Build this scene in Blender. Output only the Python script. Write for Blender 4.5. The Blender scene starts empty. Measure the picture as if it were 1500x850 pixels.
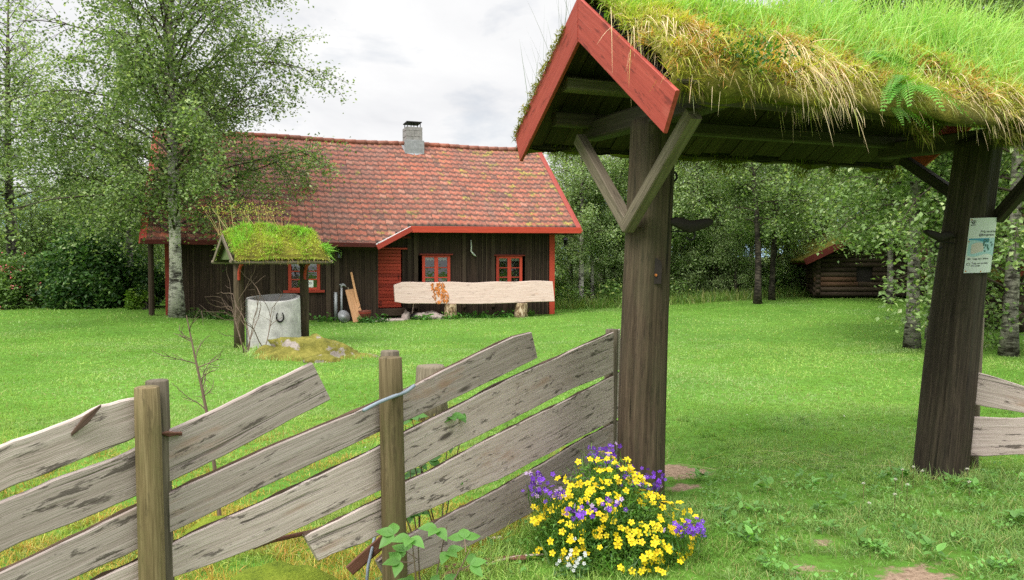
import bpy, math, random
import numpy as np
from mathutils import Vector
random.seed(7)
RG = np.random.default_rng(11)
PI = math.pi
scene = bpy.context.scene
COL = scene.collection
A3 = lambda *a: np.array(a, dtype=float)
nrm = lambda v: v / (np.linalg.norm(v) + 1e-12)

# ------------------------------------------------------------------ camera
F = 1100.0
PITCH = math.atan(40 / F)
CAM = A3(0, 0, 1.7)
FW = A3(0, math.cos(PITCH), -math.sin(PITCH))
UP = A3(0, math.sin(PITCH), math.cos(PITCH))
cd = bpy.data.cameras.new('camera')
cam = bpy.data.objects.new('camera', cd)
COL.objects.link(cam)
cd.sensor_width = 36
cd.lens = 36 * F / 1500
cd.clip_start = 0.05
cd.clip_end = 5000
cam.location = CAM
cam.rotation_euler = (PI / 2 - PITCH, 0, 0)
scene.camera = cam
cd.dof.use_dof = False


def ray(px, py):
    return A3((px - 750) / F, 0, 0) + UP * ((425 - py) / F) + FW


def at(px, py, y):
    r = ray(px, py)
    return CAM + r * (y / r[1])


def gx(px, y):
    return (px - 750) / F * y


def smooth(a, b, x):
    t = np.clip((np.asarray(x, dtype=float) - a) / (b - a), 0, 1)
    return t * t * (3 - 2 * t)


def sn(x, y, z=0.0, s=1.0, seed=0):
    """cheap smooth pseudo noise in -1..1"""
    x = np.asarray(x, dtype=float) * s
    y = np.asarray(y, dtype=float) * s
    z = np.asarray(z, dtype=float) * s
    r = np.random.default_rng(seed + 100)
    o = 0
    for k in range(6):
        a = r.normal(size=3)
        a = a / np.linalg.norm(a) * (0.7 + 0.35 * k)
        o = o + np.sin(x * a[0] * 2.3 + y * a[1] * 2.3 + z * a[2] * 2.3 + r.uniform(0, 6.28) + 1.3 * np.sin(x * a[1] - y * a[0] + k))
    return o / 3.2


def H0(x, y):
    """ground height"""
    x = np.asarray(x, dtype=float)
    y = np.asarray(y, dtype=float)
    l = smooth(-4.6, -10.5, x) * smooth(9, 21, y) * 0.36
    r = smooth(20, 32, y) * smooth(4, 11, x) * 0.28
    b = smooth(34, 80, y) * 2.0
    n = 0.018 * sn(x, y, 0, 0.6, 3) * smooth(1, 6, y)
    return l + r + b + n


def gz(x, y):
    return float(H0(x, y))


def G(px, y, dz=0.0):
    x = gx(px, y)
    return A3(x, y, gz(x, y) + dz)


# ------------------------------------------------------------------ materials
def ND(nt, typ, inp=None, **props):
    n = nt.nodes.new(typ)
    for k, v in props.items():
        setattr(n, k, v)
    for k, v in (inp or {}).items():
        s = n.inputs[k]
        if isinstance(v, bpy.types.NodeSocket):
            nt.links.new(v, s)
        else:
            s.default_value = v
    return n


def c4(c):
    return (c[0], c[1], c[2], 1.0)


def ramp(nt, fac, stops, interp='LINEAR'):
    n = ND(nt, 'ShaderNodeValToRGB', {0: fac})
    cr = n.color_ramp
    cr.interpolation = interp
    while len(cr.elements) < len(stops):
        cr.elements.new(0.5)
    for e, (p, c) in zip(cr.elements, stops):
        e.position = p
        e.color = c4(c) if hasattr(c, '__len__') else (c, c, c, 1)
    return n.outputs[0]


def mixc(nt, fac, a, b, blend='MIX'):
    n = ND(nt, 'ShaderNodeMix', data_type='RGBA', blend_type=blend)
    n.clamp_factor = True
    for i, v in ((0, fac), (6, a), (7, b)):
        if isinstance(v, bpy.types.NodeSocket):
            nt.links.new(v, n.inputs[i])
        elif i == 0:
            n.inputs[0].default_value = v
        else:
            n.inputs[i].default_value = c4(v)
    return n.outputs[2]


def math_(nt, op, a, b=0.0):
    return ND(nt, 'ShaderNodeMath', {0: a, 1: b}, operation=op).outputs[0]


def new_mat(name):
    m = bpy.data.materials.new(name)
    m.use_nodes = True
    nt = m.node_tree
    p = nt.nodes['Principled BSDF']
    return m, nt, p


def attr(nt, name):
    return ND(nt, 'ShaderNodeAttribute', attribute_name=name)


def vscale(nt, vec, s):
    return ND(nt, 'ShaderNodeVectorMath', {0: vec, 1: s}, operation='MULTIPLY').outputs[0]


def noise(nt, vec, scale=1.0, detail=4.0, rough=0.55, dist=0.0):
    return ND(nt, 'ShaderNodeTexNoise', {'Vector': vec, 'Scale': scale, 'Detail': detail, 'Roughness': rough, 'Distortion': dist}).outputs[0]


def bump(nt, p, height, strength, dist=0.01):
    b = ND(nt, 'ShaderNodeBump', {'Height': height, 'Strength': strength, 'Distance': dist})
    nt.links.new(b.outputs[0], p.inputs['Normal'])


def setp(nt, p, **kw):
    for k, v in kw.items():
        s = p.inputs[k.replace('_', ' ')]
        if isinstance(v, bpy.types.NodeSocket):
            nt.links.new(v, s)
        else:
            s.default_value = v


def wood(name, dark, mid, light, rough=0.8, streak=0.5, knots=0.0, stain=None, stain_amt=0.5, bstr=0.5, grain=1.0, moss=None, moss_amt=0.4, spec=0.25):
    """grain runs along the first component of the point attribute gc"""
    m, nt, p = new_mat(name)
    gc = attr(nt, 'gc').outputs['Vector']
    tint = attr(nt, 'tint').outputs['Fac']
    v1 = vscale(nt, gc, (1.6 * grain, 50 * grain, 50 * grain))
    v2 = vscale(nt, gc, (9.0 * grain, 240 * grain, 240 * grain))
    v3 = vscale(nt, gc, (0.9, 4.5, 4.5))
    a = noise(nt, v1, 1, 5, 0.6, 0.12)
    b = noise(nt, v2, 1, 3, 0.6)
    c = noise(nt, v3, 1.6, 5, 0.65, 0.2)
    g = math_(nt, 'ADD', math_(nt, 'MULTIPLY', a, 0.6), math_(nt, 'MULTIPLY', b, 0.4))
    col = ramp(nt, g, [(0.28, dark), (0.5, mid), (0.72, light)])
    tn = math_(nt, 'ADD', math_(nt, 'MULTIPLY', tint, 0.55), 0.72)
    col = mixc(nt, 1.0, col, ND(nt, 'ShaderNodeCombineColor', {0: tn, 1: tn, 2: tn}).outputs[0], 'MULTIPLY')
    if stain is not None:
        f = ramp(nt, c, [(0.60, 0.0), (0.72, 1.0)])
        f = math_(nt, 'MULTIPLY', f, stain_amt)
        col = mixc(nt, f, col, stain)
    # long dark cracks
    v4 = vscale(nt, gc, (0.7, 34, 34))
    cr = noise(nt, v4, 1, 3, 0.55, 0.15)
    crk = ramp(nt, cr, [(0.30, 1.0), (0.36, 0.0)])
    col = mixc(nt, math_(nt, 'MULTIPLY', crk, streak), col, [x * 0.25 for x in dark])
    h = math_(nt, 'SUBTRACT', g, math_(nt, 'MULTIPLY', crk, streak))
    if knots:
        vo = ND(nt, 'ShaderNodeTexVoronoi', {'Vector': vscale(nt, gc, (2.2, 9, 9)), 'Scale': 1.0, 'Randomness': 1.0})
        sel = ND(nt, 'ShaderNodeSeparateColor', {0: vo.outputs['Color']}).outputs[0]
        kf = ramp(nt, math_(nt, 'ADD', vo.outputs['Distance'], math_(nt, 'MULTIPLY', b, 0.12)), [(0.15, 1.0), (0.25, 0.0)])
        kf = math_(nt, 'MULTIPLY', kf, ramp(nt, sel, [(0.60, 0.0), (0.62, 1.0)]))
        col = mixc(nt, math_(nt, 'MULTIPLY', kf, knots), col, [x * 0.3 for x in dark])
        # torn dark patches
        pt = noise(nt, vscale(nt, gc, (5.0, 26, 26)), 1, 6, 0.7, 0.25)
        pf = ramp(nt, pt, [(0.575, 0.0), (0.62, 1.0)])
        col = mixc(nt, math_(nt, 'MULTIPLY', pf, knots * 0.85), col, [x * 0.24 for x in dark])
    if moss is not None:
        mo = noise(nt, vscale(nt, gc, (2.0, 7, 7)), 1.2, 5, 0.65)
        mf = math_(nt, 'MULTIPLY', ramp(nt, mo, [(0.46, 0.0), (0.62, 1.0)]), moss_amt)
        col = mixc(nt, mf, col, moss)
    setp(nt, p, Base_Color=col, Roughness=rough, Specular_IOR_Level=spec)
    bump(nt, p, h, bstr, 0.006)
    return m


def flat(name, col, rough=0.6, metal=0.0, vary=0.25, scale=8.0, spec=0.3, bstr=0.2):
    m, nt, p = new_mat(name)
    tc = ND(nt, 'ShaderNodeTexCoord').outputs['Object']
    n = noise(nt, tc, scale, 5, 0.6)
    n2 = noise(nt, tc, scale * 6, 3, 0.6)
    f = math_(nt, 'ADD', math_(nt, 'MULTIPLY', n, 0.7), math_(nt, 'MULTIPLY', n2, 0.3))
    c = ramp(nt, f, [(0.3, [x * (1 - vary) for x in col]), (0.7, [min(1, x * (1 + vary)) for x in col])])
    setp(nt, p, Base_Color=c, Roughness=rough, Metallic=metal, Specular_IOR_Level=spec)
    bump(nt, p, f, bstr, 0.01)
    return m


def leafy(name, trans=0.35, rough=0.5, spec=0.25, gain=1.0):
    """colour comes from the point attribute col"""
    m, nt, p = new_mat(name)
    c = attr(nt, 'col').outputs['Color']
    setp(nt, p, Base_Color=c, Roughness=rough, Specular_IOR_Level=spec)
    t = ND(nt, 'ShaderNodeBsdfTranslucent', {'Color': mixc(nt, 1.0, c, (1.15, 1.2, 0.6), 'MULTIPLY')})
    mx = ND(nt, 'ShaderNodeMixShader', {0: trans, 1: p.outputs[0], 2: t.outputs[0]})
    nt.links.new(mx.outputs[0], nt.nodes['Material Output'].inputs[0])
    return m


M = {}
M['fence'] = wood('weathered board', (.26, .20, .175), (.42, .345, .315), (.53, .455, .42), streak=.6, knots=.95, stain=(.31, .17, .105), stain_amt=.6, bstr=1.0)
M['fence_edge'] = wood('bark edge', (.03, .018, .012), (.075, .045, .03), (.16, .1, .07), streak=.5, bstr=.9)
M['post'] = wood('green grey post', (.055, .04, .018), (.14, .105, .05), (.25, .195, .105), streak=.6, knots=.4, bstr=.8, moss=(.09, .1, .03), moss_amt=.4)
M['darkwall'] = wood('tarred wall board', (.012, .0075, .005), (.034, .021, .0135), (.08, .052, .034), streak=.5, bstr=.8, knots=.2)
M['batten'] = wood('worn batten', (.02, .013, .009), (.05, .034, .022), (.1, .07, .045), streak=.5, bstr=.8)
M['gatepost'] = wood('gate post wood', (.018, .012, .007), (.075, .053, .032), (.165, .12, .076), streak=.8, knots=.5, bstr=1.0, moss=(.06, .065, .03), moss_amt=.25)
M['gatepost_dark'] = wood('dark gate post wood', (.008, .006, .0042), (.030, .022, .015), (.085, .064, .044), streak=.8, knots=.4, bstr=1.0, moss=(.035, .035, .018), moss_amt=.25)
M['brace'] = wood('brace wood', (.06, .05, .035), (.14, .115, .08), (.24, .2, .15), streak=.6, knots=.35, bstr=.7)
M['deck'] = wood('roof deck board', (.016, .011, .006), (.042, .031, .017), (.085, .065, .037), streak=.5, bstr=.6)
M['beam'] = wood('dark beam', (.028, .022, .015), (.06, .048, .033), (.12, .098, .068), streak=.5, bstr=.6)
M['red'] = wood('red painted board', (.29, .034, .018), (.40, .05, .028), (.47, .068, .04), rough=.6, streak=.25, knots=.25, bstr=.3, grain=.8)
M['redfade'] = wood('faded red painted board', (.23, .036, .025), (.31, .05, .035), (.40, .078, .055), rough=.65, streak=.45, knots=.6, bstr=.4, grain=.8, stain=(.42, .12, .09), stain_amt=.5)
M['deepred'] = wood('deep red painted board', (.05, .010, .008), (.085, .014, .010), (.13, .022, .016), rough=.75, streak=.4, bstr=.4)
M['dullred'] = wood('dull red painted board', (.13, .02, .014), (.2, .03, .02), (.26, .045, .03), rough=.7, streak=.4, bstr=.4)
M['slab'] = wood('fresh sawn plank', (.40, .28, .225), (.56, .43, .37), (.68, .57, .51), streak=.25, knots=.45, stain=(.46, .27, .19), stain_amt=.5, bstr=.4)
M['amber'] = wood('orange inner bark', (.22, .06, .015), (.55, .18, .035), (.75, .42, .2), streak=.8, knots=.6, bstr=1.0, grain=2.0)
M['orangewood'] = wood('new orange wood', (.42, .19, .08), (.56, .3, .15), (.64, .4, .22), streak=.2, knots=.3, bstr=.3)
M['log'] = wood('old log', (.02, .014, .009), (.055, .038, .025), (.12, .085, .055), streak=.7, knots=.3, bstr=1.0)
M['logwarm'] = wood('brown log', (.05, .026, .014), (.13, .07, .04), (.22, .13, .08), streak=.7, knots=.3, bstr=1.0)
M['oldstick'] = wood('bare twig wood', (.06, .04, .028), (.13, .09, .065), (.22, .165, .125), streak=.3, bstr=.4)
M['barkstrip'] = wood('fallen bark', (.06, .025, .016), (.16, .07, .045), (.3, .17, .12), streak=.6, bstr=.9, knots=.4)
M['concrete'] = flat('pale concrete', (.44, .43, .41), rough=.9, vary=.38, scale=4.5, bstr=.6)
M['block'] = flat('grey chimney block', (.25, .24, .235), rough=.9, vary=.3, scale=9, bstr=.5)
M['iron'] = flat('black iron', (.015, .014, .014), rough=.55, metal=.3, vary=.4, scale=20)
M['hookwood'] = flat('dark carved hook', (.018, .013, .010), rough=.7, vary=.4, scale=14, bstr=.5)
M['zinc'] = flat('grey zinc', (.30, .31, .32), rough=.55, metal=.5, vary=.3, scale=10)
M['white'] = flat('white paper', (.78, .78, .76), rough=.7, vary=.05)
M['lace'] = flat('white lace', (.62, .64, .62), rough=.8, vary=.15, scale=60)
M['cable'] = flat('grey blue cable', (.2, .24, .28), rough=.5, vary=.15, scale=30)
M['bucket'] = flat('rusty red bucket', (.16, .045, .03), rough=.7, vary=.4, scale=14)
M['stonewarm'] = flat('pinkish stone', (.34, .28, .25), rough=.9, vary=.45, scale=11, bstr=.7)
M['roofing'] = flat('black roofing felt', (.012, .012, .013), rough=.8, vary=.4, scale=20)
M['inside'] = flat('dark room', (.02, .017, .014), rough=.9)


def glass_mat():
    m, nt, p = new_mat('window glass')
    t = ND(nt, 'ShaderNodeBsdfTransparent', {'Color': (.8, .86, .83, 1)})
    g = ND(nt, 'ShaderNodeBsdfGlossy', {'Color': (1, 1, 1, 1), 'Roughness': .03})
    tc = ND(nt, 'ShaderNodeTexCoord').outputs['Object']
    b = ND(nt, 'ShaderNodeBump', {'Height': noise(nt, tc, 5, 2), 'Strength': .12, 'Distance': .02})
    nt.links.new(b.outputs[0], g.inputs['Normal'])
    fr = ND(nt, 'ShaderNodeFresnel', {'IOR': 1.5})
    f = math_(nt, 'ADD', math_(nt, 'MULTIPLY', fr.outputs[0], 1.6), 0.05)
    mx = ND(nt, 'ShaderNodeMixShader', {0: f, 1: t.outputs[0], 2: g.outputs[0]})
    nt.links.new(mx.outputs[0], nt.nodes['Material Output'].inputs[0])
    return m


M['glass'] = glass_mat()


def tile_mat():
    m, nt, p = new_mat('clay roof tile')
    tint = attr(nt, 'tint').outputs['Fac']
    tc = ND(nt, 'ShaderNodeTexCoord').outputs['Object']
    col = ramp(nt, tint, [(0.0, (.12, .052, .038)), (.25, (.19, .064, .040)), (.6, (.26, .076, .044)), (.85, (.33, .092, .05)), (1, (.33, .14, .095))])
    big = noise(nt, tc, .55, 4, .6)
    col = mixc(nt, math_(nt, 'MULTIPLY', ramp(nt, big, [(.42, 0.), (.62, 1.)]), .6), col, (.17, .082, .062))
    fine = noise(nt, tc, 9, 5, .65)
    col = mixc(nt, math_(nt, 'MULTIPLY', ramp(nt, fine, [(.48, 0.), (.7, 1.)]), .55), col, (.42, .22, .155))
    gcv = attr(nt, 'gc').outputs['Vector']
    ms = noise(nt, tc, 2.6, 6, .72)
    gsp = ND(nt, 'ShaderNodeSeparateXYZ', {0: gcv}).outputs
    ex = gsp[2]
    lap_shade = gsp[1]
    mf = math_(nt, 'ADD', ms, math_(nt, 'MULTIPLY', ex, .13))
    mf = ramp(nt, mf, [(.66, 0.), (.72, 1.)])
    mcol = ramp(nt, noise(nt, tc, 14, 3), [(.35, (.12, .12, .025)), (.65, (.36, .29, .05))])
    col = mixc(nt, math_(nt, 'MULTIPLY', mf, .85), col, mcol)
    col = mixc(nt, lap_shade, col, (.045, .03, .024))  # shadow lines between tile rows, painted into the base colour
    setp(nt, p, Base_Color=col, Roughness=.75, Specular_IOR_Level=.3)
    bump(nt, p, math_(nt, 'ADD', fine, mf), .4, .01)
    return m


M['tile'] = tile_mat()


def birch_mat(name, white, dark, amt):
    m, nt, p = new_mat(name)
    gc = attr(nt, 'gc').outputs['Vector']
    a = noise(nt, vscale(nt, gc, (16, 5, 5)), 1, 5, .7, .4)
    b = noise(nt, vscale(nt, gc, (2.2, 3.0, 3.0)), 1, 4, .6)
    f = math_(nt, 'ADD', math_(nt, 'MULTIPLY', a, .65), math_(nt, 'MULTIPLY', b, .45))
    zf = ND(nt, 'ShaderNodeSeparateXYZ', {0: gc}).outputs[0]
    col = ramp(nt, f, [(amt, dark), (amt + .06, [x * .45 for x in white]), (amt + .13, white), (.8, [min(.8, x * 1.15) for x in white])])
    tn = attr(nt, 'tint').outputs['Fac']
    col = mixc(nt, ramp(nt, tn, [(.3, 1.), (.6, 0.)]), col, [x * .45 for x in dark] if False else (.055, .042, .032))
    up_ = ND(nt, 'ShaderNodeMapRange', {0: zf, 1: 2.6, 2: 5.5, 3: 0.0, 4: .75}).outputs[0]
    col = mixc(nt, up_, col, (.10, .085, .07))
    fo = ND(nt, 'ShaderNodeMapRange', {0: zf, 1: 0.0, 2: .6, 3: .6, 4: 0.0}).outputs[0]
    col = mixc(nt, math_(nt, 'MULTIPLY', fo, ramp(nt, b, [(.35, 0.), (.6, 1.)])), col, (.06, .055, .03))
    setp(nt, p, Base_Color=col, Roughness=.8, Specular_IOR_Level=.2)
    bump(nt, p, f, .7, .015)
    return m


M['birch'] = birch_mat('birch bark', (.50, .47, .42), (.035, .028, .024), .45)
M['birchmid'] = birch_mat('mid birch bark', (.30, .275, .24), (.028, .022, .019), .47)  # bark tone between the white and the grey birch
M['birchdark'] = birch_mat('grey birch bark', (.22, .2, .17), (.03, .024, .02), .50)
M['bark'] = birch_mat('dark bark', (.085, .07, .055), (.015, .012, .01), .50)

M['leaf'] = leafy('tree leaf', .42, .45, .35)
M['grass'] = leafy('grass blade', .35, .5, .2)
M['petal'] = leafy('petal', .25, .5, .2)


def moss_mat(name, cols, rockcol=None, thr=.5):
    m, nt, p = new_mat(name)
    tc = ND(nt, 'ShaderNodeTexCoord').outputs['Object']
    a = noise(nt, tc, 3.2, 6, .7)
    f = noise(nt, tc, 60, 4, .7)
    g = math_(nt, 'ADD', math_(nt, 'MULTIPLY', a, .6), math_(nt, 'MULTIPLY', f, .4))
    col = ramp(nt, g, [(.32, cols[0]), (.5, cols[1]), (.68, cols[2])])
    h = f
    if rockcol is not None:
        ge = ND(nt, 'ShaderNodeNewGeometry').outputs['Normal']
        nz = ND(nt, 'ShaderNodeSeparateXYZ', {0: ge}).outputs[2]
        mk = math_(nt, 'ADD', math_(nt, 'MULTIPLY', noise(nt, tc, 2.6, 5, .65), 1.0), math_(nt, 'MULTIPLY', nz, .12))
        mk = ramp(nt, mk, [(thr, 0.), (thr + .05, 1.)])
        rk = ramp(nt, noise(nt, tc, 12, 6, .7), [(.3, [x * .5 for x in rockcol]), (.7, rockcol)])
        col = mixc(nt, mk, rk, col)
    setp(nt, p, Base_Color=col, Roughness=.95, Specular_IOR_Level=.1)
    bump(nt, p, h, .9, .02)
    return m


M['sod'] = moss_mat('sod and moss', ((.035, .035, .010), (.13, .12, .022), (.30, .27, .05)))
M['rock'] = moss_mat('mossy rock', ((.04, .045, .012), (.155, .145, .03), (.32, .28, .07)), (.36, .31, .28), .46)
M['rockgreen'] = moss_mat('green mossy rock', ((.05, .08, .01), (.15, .2, .02), (.28, .32, .04)), (.36, .33, .3), .40)


def ground_mat():
    m, nt, p = new_mat('lawn soil')
    tc = ND(nt, 'ShaderNodeTexCoord').outputs['Object']
    a = noise(nt, tc, .35, 5, .6)
    b = noise(nt, tc, 9, 6, .7)
    c = ramp(nt, a, [(.35, (.07, .17, .022)), (.65, (.11, .24, .03))])
    c = mixc(nt, ramp(nt, b, [(.42, 0.), (.66, 1.)]), c, (.06, .11, .014))
    soil = ramp(nt, noise(nt, tc, 30, 5, .7), [(.3, (.13, .085, .055)), (.7, (.36, .26, .185))])
    bare = attr(nt, 'bare').outputs['Fac']
    bf = math_(nt, 'ADD', bare, math_(nt, 'MULTIPLY', math_(nt, 'SUBTRACT', b, .5), .9))
    c = mixc(nt, ramp(nt, bf, [(.42, 0.), (.56, 1.)]), c, soil)
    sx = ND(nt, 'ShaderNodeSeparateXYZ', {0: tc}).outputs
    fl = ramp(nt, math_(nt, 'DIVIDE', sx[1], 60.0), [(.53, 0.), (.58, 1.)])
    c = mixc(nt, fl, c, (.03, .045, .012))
    setp(nt, p, Base_Color=c, Roughness=.95, Specular_IOR_Level=.1)
    bump(nt, p, b, .8, .03)
    return m


M['ground'] = ground_mat()
M['hill'] = flat('hazy hill forest', (.16, .23, .30), rough=1, vary=.25, scale=.04)  # distance haze painted in as a bluish base colour

# ------------------------------------------------------------------ mesh building
WL = {}


def link(o, parent=None):
    COL.objects.link(o)
    if parent is not None:
        o.parent = parent
    return o


def raw_mesh(name, verts, polys, mat, attrs=None, smooth_=False, parent=None):
    """polys: list of int arrays of shape (n,k)"""
    root = WL.get(parent.name, A3(0, 0, 0)) if parent is not None else A3(0, 0, 0)
    verts = np.asarray(verts, dtype=float).reshape(-1, 3) - root
    me = bpy.data.meshes.new(name)
    me.vertices.add(len(verts))
    me.vertices.foreach_set('co', verts.astype(np.float32).ravel())
    polys = [np.asarray(p, dtype=np.int32) for p in polys if len(p)]
    tot = sum(p.size for p in polys)
    npoly = sum(len(p) for p in polys)
    me.loops.add(tot)
    me.polygons.add(npoly)
    me.loops.foreach_set('vertex_index', np.concatenate([p.ravel() for p in polys]))
    ls = []
    s = 0
    for p in polys:
        k = p.shape[1]
        ls.append(np.arange(len(p), dtype=np.int32) * k + s)
        s += p.size
    me.polygons.foreach_set('loop_start', np.concatenate(ls))
    for k, v in (attrs or {}).items():
        v = np.asarray(v, dtype=np.float32)
        if k == 'col':
            a = me.attributes.new(k, 'FLOAT_COLOR', 'POINT')
            v = np.concatenate([v, np.ones((len(v), 1), np.float32)], 1)
            a.data.foreach_set('color', v.ravel())
        elif v.ndim == 2:
            a = me.attributes.new(k, 'FLOAT_VECTOR', 'POINT')
            a.data.foreach_set('vector', v.ravel())
        else:
            a = me.attributes.new(k, 'FLOAT', 'POINT')
            a.data.foreach_set('value', v)
    me.polygons.foreach_set('use_smooth', np.full(npoly, smooth_, dtype=bool))
    if mat is not None:
        me.materials.append(mat)
    me.update()
    me.validate()
    o = bpy.data.objects.new(name, me)
    link(o, parent)
    WL[o.name] = root
    return o


class MB:
    def __init__(s, shift=1.0):
        s.shift = A3(shift, 1, 1)
        s.v, s.g, s.t, s.f, s.n = [], [], [], {3: [], 4: [], 8: []}, 0

    def add(s, v, faces, gc=None, tint=None):
        v = np.asarray(v, dtype=float)
        off = RG.uniform(0, 30, 3) * s.shift
        g = (v if gc is None else np.asarray(gc, dtype=float)) + off
        t = RG.uniform(0, 1) if tint is None else tint
        s.v.append(v)
        s.g.append(g)
        s.t.append(np.full(len(v), t) if np.isscalar(t) else t)
        for f in faces:
            s.f.setdefault(len(f), []).append([i + s.n for i in f])
        s.n += len(v)
        return s

    def sweep(s, ctr, wv, tv, ch=.005, tint=None):
        """octagonal (chamfered box) section swept through stations"""
        ctr, wv, tv = [np.asarray(a, dtype=float) for a in (ctr, wv, tv)]
        n = len(ctr)
        if wv.ndim == 1:
            wv = np.repeat(wv[None], n, 0)
        if tv.ndim == 1:
            tv = np.repeat(tv[None], n, 0)
        wl = np.linalg.norm(wv, axis=1)
        tl = np.linalg.norm(tv, axis=1)
        al = np.concatenate([[0], np.cumsum(np.linalg.norm(np.diff(ctr, axis=0), axis=1))])
        V, Gc = [], []
        for i in range(n):
            cw, ct = 1 - min(ch / wl[i], .9), 1 - min(ch / tl[i], .9)
            for a, b in ((1, ct), (cw, 1), (-cw, 1), (-1, ct), (-1, -ct), (-cw, -1), (cw, -1), (1, -ct)):
                V.append(ctr[i] + wv[i] * a + tv[i] * b)
                Gc.append((al[i], wl[i] * a, tl[i] * b))
        fs = []
        for i in range(n - 1):
            for k in range(8):
                k2 = (k + 1) % 8
                fs.append((i * 8 + k, i * 8 + k2, i * 8 + 8 + k2, i * 8 + 8 + k))
        fs.append(tuple(range(7, -1, -1)))
        fs.append(tuple(range((n - 1) * 8, n * 8)))
        return s.add(V, fs, Gc, tint)

    def beam(s, p0, p1, wdir, w, t, ch=.005, n=1, jw=0.0, tint=None, bow=0.0):
        p0, p1 = A3(*p0), A3(*p1)
        ax = nrm(p1 - p0)
        wd = A3(*wdir)
        wd = nrm(wd - ax * (wd @ ax))
        td = np.cross(ax, wd)
        k = np.linspace(0, 1, n + 1)[:, None]
        c = p0 + (p1 - p0) * k
        wv = np.repeat(wd[None], n + 1, 0) * (w / 2)
        if jw:
            ph = RG.uniform(0, 6, 4)
            L = np.linalg.norm(p1 - p0)
            a = np.sin(k * L * 3.1 + ph[0]) * .6 + np.sin(k * L * 7.7 + ph[1]) * .4
            b = np.sin(k * L * 2.3 + ph[2]) * .6 + np.sin(k * L * 6.1 + ph[3]) * .4
            wv = wv * (1 + a * jw)
            c = c + wd * b * jw * w * .5 + wd * bow * np.sin(k * PI)
        return s.sweep(c, wv, td * (t / 2), ch, tint)

    def box(s, c, x, y, z, ch=.004, tint=None):
        """half-extent vectors; grain along the longest"""
        c, x, y, z = A3(*c), A3(*x), A3(*y), A3(*z)
        o = sorted((x, y, z), key=lambda a: -np.linalg.norm(a))
        return s.sweep([c - o[0], c + o[0]], o[1], o[2], ch, tint)

    def tube(s, path, rad, n=8, cap=True, lump=0.0, tint=None, seed=0, flat_=0.0):
        path = np.asarray(path, dtype=float)
        m = len(path)
        rad = np.full(m, rad) if np.isscalar(rad) else np.asarray(rad, dtype=float)
        tg = np.gradient(path, axis=0) if m > 2 else np.repeat((path[1] - path[0])[None], 2, 0)
        tg = tg / (np.linalg.norm(tg, axis=1)[:, None] + 1e-12)
        ref = A3(0, 0, 1) if abs(tg[0][2]) < .9 else A3(1, 0, 0)
        u = nrm(np.cross(tg[0], ref))
        al = np.concatenate([[0], np.cumsum(np.linalg.norm(np.diff(path, axis=0), axis=1))])
        th = np.arange(n) / n * 2 * PI
        V, Gc = [], []
        for i in range(m):
            u = nrm(u - tg[i] * (u @ tg[i]))
            w = np.cross(tg[i], u)
            r = np.full(n, rad[i])
            if lump:
                r = r * (1 + lump * sn(np.cos(th) * 1.5, np.sin(th) * 1.5, al[i] * .8, 1.0, seed))
            if flat_:
                r = r * (1 - flat_ * np.abs(np.sin(2 * th)) ** 3 * -1)
            V.append(path[i] + np.outer(np.cos(th) * r, u) + np.outer(np.sin(th) * r, w))
            Gc.append(np.stack([np.full(n, al[i]), np.cos(th) * r, np.sin(th) * r], 1))
        V = np.concatenate(V)
        Gc = np.concatenate(Gc)
        fs = []
        for i in range(m - 1):
            for k in range(n):
                k2 = (k + 1) % n
                fs.append((i * n + k, i * n + k2, (i + 1) * n + k2, (i + 1) * n + k))
        if cap:
            fs.append(tuple(range(n - 1, -1, -1)))
            fs.append(tuple(range((m - 1) * n, m * n)))
        return s.add(V, fs, Gc, tint)

    def obj(s, name, mat, parent=None, smooth_=False, label=None):
        o = raw_mesh(name, np.concatenate(s.v), [np.array(f) for f in s.f.values() if f], mat,
                     {'gc': np.concatenate(s.g), 'tint': np.concatenate(s.t)}, smooth_, parent)
        if label:
            o['label'] = label
        return o


def tag(o, label, cat, group=None, kind=None):
    o['label'] = label
    o['category'] = cat
    if group:
        o['group'] = group
    if kind:
        o['kind'] = kind
    return o


def thing(name, label, cat, loc=(0, 0, 0), group=None):
    o = bpy.data.objects.new(name, None)
    o.empty_display_size = .2
    link(o)
    o.location = tuple(float(a) for a in loc)
    WL[o.name] = A3(*loc)
    return tag(o, label, cat, group)


def structure(o):
    o['kind'] = 'structure'
    return o


def copy_tree(o, parent=None):
    c = o.copy()
    COL.objects.link(c)
    if parent is not None:
        c.parent = parent
        c.matrix_parent_inverse = o.matrix_parent_inverse
    for ch in list(o.children):
        copy_tree(ch, c)
    return c


# --- blades: curved strips
def blades(base, d, L, w, droop, segs, col, tip=None, side=None):
    N = len(base)
    if side is None:
        a = RG.uniform(0, 2 * PI, N)
        side = np.stack([np.cos(a), np.sin(a), np.zeros(N)], 1)
    side = side - d * np.sum(side * d, 1)[:, None]
    side /= (np.linalg.norm(side, axis=1)[:, None] + 1e-9)
    V, C = [], []
    tip = col if tip is None else tip
    for k in range(segs + 1):
        t = k / segs
        p = base + d * (L * t)[:, None]
        p[:, 2] -= droop * L * t * t
        ww = (w * (1 - t) ** .6 * .5 + w * .04)[:, None]
        V += [p - side * ww, p + side * ww]
        c = col * (1 - t) + tip * t
        C += [c, c]
    V = np.stack(V, 1).reshape(-1, 3)
    C = np.stack(C, 1).reshape(-1, 3)
    m = (segs + 1) * 2
    b = (np.arange(N) * m)[:, None]
    q = np.concatenate([np.concatenate([b + 2 * k, b + 2 * k + 1, b + 2 * k + 3, b + 2 * k + 2], 1) for k in range(segs)])
    return V, q, C


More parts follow.
